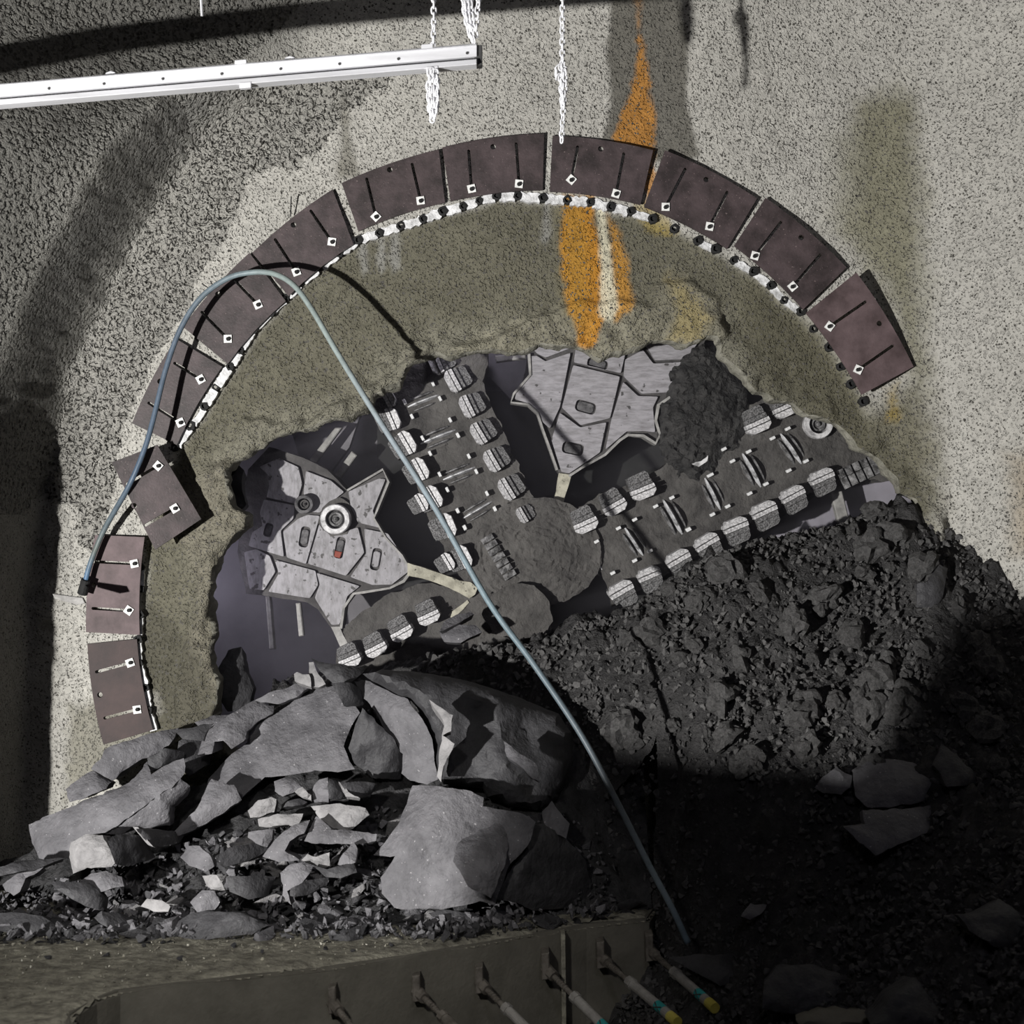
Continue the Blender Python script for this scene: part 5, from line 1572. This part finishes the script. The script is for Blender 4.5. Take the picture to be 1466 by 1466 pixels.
PROPS = [((477, 1437), 12.60, (560, 1540), 'rusty', 'dim rusty push-pull prop furthest to the left on the ledge face'),
         ((598, 1420), 12.98, (690, 1510), 'rusty', 'rusty push-pull prop second from the left on the ledge face'),
         ((688, 1408), 13.26, (782, 1500), 'zinc', 'grey push-pull prop third from the left on the ledge face'),
         ((783, 1388), 13.56, (885, 1490), 'zinc', 'grey push-pull prop with a pale tube below the vertical joint'),
         ((862, 1372), 13.88, (968, 1462), 'zinc', 'grey push-pull prop with teal label, second from the right end of the ledge'),
         ((932, 1362), 14.05, (1022, 1442), 'zinc', 'grey push-pull prop with teal label and yellow cap, at the right end of the ledge')]
for (bp, bd, ep, kind, lab) in PROPS:
    a = Vector(P(bp[0], bp[1], bd - 0.05)); b = Vector(P(ep[0], ep[1], bd - (1.15 if bp[0] > 850 else 0.75)))
    root = empty('push_pull_prop', a)
    tag(root, lab, 'prop', 'props bracing the ledge')
    ax = (b - a).normalized()
    mt = M['prop'] if kind == 'zinc' else M['prop_rust']
    q = [(bp[0] - 8, bp[1] - 22), (bp[0] + 3, bp[1] - 24), (bp[0] + 4, bp[1] + 14), (bp[0] - 7, bp[1] + 16)]
    child_keep(extr_px('bracket', q, bd - 0.10, 0.2, M['prop_rust'], None, 0.008), root)
    L = (b - a).length
    tube_obj('clevis', a - ax * 0.02, a + ax * 0.10, 0.05, 0.045, M['prop_rust'], root, 8)
    tube_obj('threaded_rod', a + ax * 0.08, a + ax * L * 0.42, 0.022, 0.022, M['prop_rust'], root, 10)
    for k in range(5):
        p0 = a + ax * (0.14 + k * 0.03)
        tube_obj('thread_turn', p0, p0 + ax * 0.012, 0.027, 0.027, M['prop_rust'], root, 8)
    tube_obj('collar_nut', a + ax * L * 0.38, a + ax * L * 0.44, 0.048, 0.048, mt, root, 8)
    tube_obj('tube', a + ax * L * 0.42, b, 0.040, 0.040, mt, root, 14)
    if kind == 'zinc':
        tube_obj('teal_label', a + ax * L * 0.76, a + ax * L * 0.85, 0.0412, 0.0412, M['teal'], root, 14)
        u_ = ax.cross(Vector((0, 1, 0))).normalized(); f_ = ax.cross(u_).normalized()
        if f_.y > 0: f_ = -f_
        for sg in (-1, 1):
            c0_ = a + ax * L * 0.765 + f_ * 0.038 - u_ * 0.022 * sg; c1_ = a + ax * L * 0.845 + f_ * 0.038 + u_ * 0.022 * sg
            tube_obj('cross_mark', c0_, c1_, 0.006, 0.006, M['gap'], root, 6)
        tube_obj('yellow_cap', a + ax * L * 0.92, b + ax * 0.02, 0.043, 0.043, M['yellow'], root, 14)
# formwork joint strip on the ledge face
jt = extr_px('joint_strip', [(803, 1338), (809, 1337), (811, 1500), (805, 1500)], 13.64, 0.3, M['concrete_top'], lg)

# ------------------------------------------------------------------ unseen blocker added left of the view to shade muck, ledge and right wall
blocker = empty('light_blocker', (-3.55, -9.2, 0))
tag(blocker, 'unseen light blocker added on the pit floor left of the view', 'light blocker')
def box(name, c, s_, mat, parent, bev=0.02):
    bm = bmesh.new(); bmesh.ops.create_cube(bm, size=1.0)
    for v in bm.verts: v.co = (v.co.x * s_[0], v.co.y * s_[1], v.co.z * s_[2])
    bmesh.ops.bevel(bm, geom=list(bm.edges), offset=bev, segments=1, affect='EDGES')
    for v in bm.verts: v.co += Vector(c)
    o = from_bm(name, bm, mat); o.parent = parent; return o
box('body', (-0.05, 0, 1.46), (2.3, 0.9, 2.92), M['prop_rust'], blocker)
box('lid', (-0.05, 0, 2.92), (2.36, 0.96, 0.08), M['plate'], blocker)
for k_ in range(5):
    box('rib', (-0.85 + 0.4 * k_, -0.47, 1.5), (0.06, 0.05, 2.7), M['plate'], blocker, 0.01)

box('blocker_top', (0.75, 0, 3.22), (1.0, 0.8, 0.56), M['plate'], blocker)  # added to shade the muck edge and right wall
box('blocker_wing', (-2.75, 0, 1.17), (3.1, 0.8, 2.34), M['prop_rust'], blocker)  # added to shade the ledge face

# ------------------------------------------------------------------ hose
HOSE = [(121, 838, 15.80), (130, 805, 15.80), (150, 757, 15.78), (185, 695, 15.6), (208, 640, 15.58), (222, 590, 15.60), (237, 530, 15.62), (258, 472, 15.62), (287, 427, 15.60), (325, 399, 15.58),
        (360, 390, 15.55), (392, 392, 15.48), (420, 408, 15.36), (446, 442, 15.22), (486, 510, 15.0), (545, 605, 14.74), (620, 722, 14.52), (700, 862, 14.27), (765, 952, 14.08), (832, 1052, 13.92),
        (882, 1145, 13.8), (930, 1240, 13.7), (962, 1300, 13.64), (985, 1350, 13.6)]


def catmull(pts, n):
    pts = [np.array(p, float) for p in pts]
    out = []
    for i_ in range(len(pts) - 1):
        p0 = pts[max(i_ - 1, 0)]; p1 = pts[i_]; p2 = pts[i_ + 1]; p3 = pts[min(i_ + 2, len(pts) - 1)]
        for k in range(n):
            t = k / n
            out.append(0.5 * ((2 * p1) + (-p0 + p2) * t + (2 * p0 - 5 * p1 + 4 * p2 - p3) * t * t + (-p0 + 3 * p1 - 3 * p2 + p3) * t ** 3))
    out.append(pts[-1])
    return out


def sweep(pts, r, seg=10):
    vs = []; fs = []
    n = len(pts); up = Vector((0.3, -1, 0.2)).normalized()
    for i_, p in enumerate(pts):
        p = Vector(p); t = (Vector(pts[min(i_ + 1, n - 1)]) - Vector(pts[max(i_ - 1, 0)])).normalized()
        u = (up - t * up.dot(t)).normalized(); v = t.cross(u)
        rad = r[i_] if hasattr(r, '__len__') else r
        for s in range(seg):
            a = 2 * math.pi * s / seg
            vs.append(p + (u * math.cos(a) + v * math.sin(a)) * rad)
    for i_ in range(n - 1):
        for s in range(seg):
            fs.append((i_ * seg + s, i_ * seg + (s + 1) % seg, (i_ + 1) * seg + (s + 1) % seg, (i_ + 1) * seg + s))
    fs.append(tuple(range(seg))[::-1]); fs.append(tuple((n - 1) * seg + s for s in range(seg)))
    return vs, fs


hp = catmull(HOSE, 8)
hw = [P(*q) for q in hp]
vs, fs = sweep(hw, 0.0265)
hose = mk('hose', vs, fs, M['hose'], None, True, True)
ca = hose.data.attributes.new('Col', 'FLOAT_COLOR', 'POINT')
stops = [(0, (0.07, 0.17, 0.33)), (0.06, (0.12, 0.14, 0.13)), (0.14, (0.075, 0.11, 0.16)), (0.30, (0.10, 0.13, 0.17)), (0.42, (0.20, 0.25, 0.27)), (0.48, (0.25, 0.30, 0.29)), (0.60, (0.28, 0.33, 0.32)),
         (0.66, (0.26, 0.30, 0.33)), (0.74, (0.17, 0.23, 0.26)), (0.80, (0.10, 0.13, 0.15)), (0.86, (0.07, 0.08, 0.09)), (0.93, (0.22, 0.27, 0.30)), (1.0, (0.10, 0.14, 0.18))]
tt = np.linspace(0, 1, len(hp))
cc = np.stack([np.interp(tt, [s[0] for s in stops], [s[1][k] for s in stops]) for k in range(3)], 1)
cc = np.repeat(cc, 10, axis=0)
ca.data.foreach_set('color', np.concatenate([cc, np.ones((len(cc), 1))], 1).astype(np.float32).ravel())
tag(hose, 'long thin blue-grey hose arching over the steel plates and down to the muck', 'hose')
bm = bmesh.new()
cyl_between(bm, P(123, 830, 15.78), P(118, 850, 15.82), 0.045, 0.05)
from_bm('hose_coupling', bm, M['black_iron'], hose)['label'] = 'black coupling at the upper end'

# small bracket bar by the hose end, wires on the wall
br = extr_px('bracket_bar', [(75, 850), (118, 856), (122, 864), (110, 866), (78, 857)], 15.2, 0.05, M['rim'], None, 0.004)
tag(br, 'small pale flat bar sticking out of the wall beside the hose coupling', 'bar')


def wire(a, b, r, lab, mat='black_iron', name='tie_wire'):
    bm = bmesh.new(); cyl_between(bm, a, b, r, r, 6)
    o = from_bm(name, bm, M[mat]); tag(o, lab, 'wire'); return o


wire(P(417, 281, 15.85), P(416, 310, 15.93), 0.006, 'thin wire sticking up behind the plate with the dust triangle')
wire(P(289, 406, 15.85), P(304, 416, 15.93), 0.005, 'short thin wire beside the hose where it crosses the arch')
wire(P(287, -14, 14.2), P(289, 23, 14.2), 0.012, 'white rod hanging from above at the top left', 'rail', 'hanging_rod')

# ------------------------------------------------------------------ white rail and chains
def rail():
    a = np.array((-250.0, 159.0)); b = np.array((683.0, 80.0))
    da, db = 12.7, 12.8
    root = empty('suspension_rail', P(310, 110, 13.8))
    tag(root, 'long white galvanised rail hanging on chains across the upper left', 'rail')

    def at(t, off, dy=0.0):
        p = a + (b - a) * t
        d = da + (db - da) * t
        return Vector(P(p[0], p[1] + off, d)) + Vector((0, dy, 0))

    def bar(name, t0, t1, o0, o1, y0, y1, mat, slant=0.0, bev=0.004):
        bm = bmesh.new()
        vs_ = []
        for t in (t0, t1):
            for (o_, y_) in ((o0, y0 + slant), (o1, y0), (o1, y1), (o0, y1)):
                vs_.append(bm.verts.new(at(t, o_ * (1.0 + 0.0 * t), y_)))
        for k in range(4):
            bm.faces.new((vs_[k], vs_[(k + 1) % 4], vs_[4 + (k + 1) % 4], vs_[4 + k]))
        bm.faces.new(vs_[:4][::-1]); bm.faces.new(vs_[4:])
        bmesh.ops.bevel(bm, geom=list(bm.edges), offset=bev, segments=1, affect='EDGES')
        return child_keep(from_bm(name, bm, mat), root)
    bar('web', 0, 1, -14.5, 3.0, -0.05, 0.05, M['rail'])
    bar('top_lip', 0, 1, -15.5, -12, -0.07, 0.06, M['rail'], 0.02)
    bar('groove', 0, 0.998, 2, 8, 0.0, 0.04, M['gap'])  # dark bar painting the shade in the gap above the flange
    bar('bottom_flange', 0, 1, 7.5, 16, -0.085, 0.06, M['rail'], 0.02)
    e = bar('end_plate', 0.996, 1.008, -14, 15, -0.03, 0.075, M['gap'])
    for t in (0.346, 0.43, 0.52, 0.61, 0.70, 0.79, 0.88, 0.985):
        p = at(t, -2.5)
        bm = bmesh.new(); cyl_between(bm, p + Vector((0, -0.058, 0)), p + Vector((0, -0.04, 0)), 0.011, 0.011, 8)
        child_keep(from_bm('bolt_hole', bm, M['gap']), root)  # dark disc in place of the shade inside a hole
    for t in (0.63, 0.915):
        bar('lug', t, t + 0.018, -20, -13, -0.06, 0.0, M['rail'])
        bar('lug', t + 0.008, t + 0.026, 14, 22, -0.09, -0.03, M['rail'])
    for t in (0.43, 0.705):
        pts = [at(t, -14), at(t + 0.002, -19), at(t + 0.008, -21), at(t + 0.014, -19), at(t + 0.014, -15)]
        v_, f_ = sweep(pts, 0.012, 6)
        child_keep(mk('hook', v_, f_, M['rail'], None, True), root)
    return at


rail_at = rail()


def link_geo(p, t, L, W, r, turn):
    """one chain link round a stadium path"""
    t = t.normalized()
    u = t.orthogonal().normalized(); v = t.cross(u)
    a = turn
    w = u * math.cos(a) + v * math.sin(a)
    nrm = t.cross(w)
    path = []
    hw_ = W / 2; hs = L / 2 - hw_
    for k in range(5):
        an = math.pi * k / 4
        path.append(p + t * (hs + hw_ * math.sin(an)) + w * hw_ * math.cos(an))
    for k in range(5):
        an = math.pi * k / 4
        path.append(p - t * (hs + hw_ * math.sin(an)) - w * hw_ * math.cos(an))
    vs_ = []; fs_ = []
    n = len(path); sg = 5
    for i_, q in enumerate(path):
        tg = (path[(i_ + 1) % n] - path[i_ - 1]).normalized()
        b_ = tg.cross(nrm)
        for s in range(sg):
            an = 2 * math.pi * s / sg
            vs_.append(q + (nrm * math.cos(an) + b_ * math.sin(an)) * r)
    for i_ in range(n):
        for s in range(sg):
            j = (i_ + 1) % n
            fs_.append((i_ * sg + s, i_ * sg + (s + 1) % sg, j * sg + (s + 1) % sg, j * sg + s))
    return vs_, fs_


def chain(strands, lab, d_default=12.75, L=0.062, W=0.036, r=0.0075):
    tv = []; tf = []
    for pts in strands:
        q = catmull([P(*p) if len(p) == 3 else P(p[0], p[1], d_default) for p in pts], 30)
        acc = 0; k = 0
        prev = Vector(q[0]); pitch = L * 0.74
        for i_ in range(1, len(q)):
            cur = Vector(q[i_]); seg_ = (cur - prev).length
            while acc + seg_ >= pitch * (k + 0.5):
                f_ = (pitch * (k + 0.5) - acc) / max(seg_, 1e-9)
                v_, fc = link_geo(prev.lerp(cur, f_), cur - prev, L, W, r, 0.4 + (k % 2) * math.pi / 2 + random.uniform(-0.3, 0.3))
                off = len(tv); tv += v_; tf += [tuple(a_ + off for a_ in z_) for z_ in fc]
                k += 1
            acc += seg_; prev = cur
    o = mk('chain', tv, tf, M['chain'], None, True, True)
    tag(o, lab, 'chain', 'chains hanging over the headwall')
    return o


chain([[(620, -40), (621, 20), (620, 68)]], 'single chain holding up the white rail near its right end')
chain([[(660, -40), (666, 20), (676, 58)], [(668, -40), (671, 25), (679, 60)], [(674, -40), (675, 20), (683, 55)], [(690, -40), (683, 20), (680, 55)], [(671, -40), (670, 10), (674, 52)],
       [(664, -20), (668, 30), (680, 45)]], 'bunch of several chains gathered at the right tip of the white rail')
chain([[(615, 100), (614, 135), (617, 170)], [(619, 98), (620, 135), (619, 172)], [(624, 100), (625, 135), (622, 170)], [(613, 120), (616, 150), (622, 174)], [(626, 112), (626, 140), (624, 165)], [(621, 100), (617, 140), (621, 168)]],
      'hank of looped chain dangling below the white rail', 12.7)
chain([[(806, -40), (805, 30), (805, 92)], [(802, 94), (797, 100), (796, 106), (799, 110), (802, 104)], [(806, 92), (809, 110), (807, 150), (806, 165)], [(803, 92), (803, 120), (806, 160), (805, 180), (804, 206)],
       [(808, 96), (805, 125), (807, 155)]], 'chain hanging free right of the rail, knotted halfway down', 13.5)

# ------------------------------------------------------------------ dust haze inside the opening
hz = bpy.data.materials.new('dust_haze'); hz.use_nodes = True
nt = hz.node_tree; nt.nodes.remove(nt.nodes['Principled BSDF'])
vs_n = nt.nodes.new('ShaderNodeVolumeScatter')
vs_n.inputs['Color'].default_value = (0.86, 0.83, 0.95, 1)
vs_n.inputs['Density'].default_value = 0.10
vs_n.inputs['Anisotropy'].default_value = 0.2
nt.links.new(vs_n.outputs[0], nt.nodes['Material Output'].inputs['Volume'])
bm = bmesh.new(); bmesh.ops.create_cube(bm, size=1.0)
for v in bm.verts:
    v.co = (0.2 + v.co.x * 8.4, 1.35 + v.co.y * 1.7, 5.0 + v.co.z * 5.6)
hzo = from_bm('dust_haze', bm, hz)
tag(hzo, 'thin lilac dust haze hanging between headwall and cutterhead', 'haze', kind='stuff')
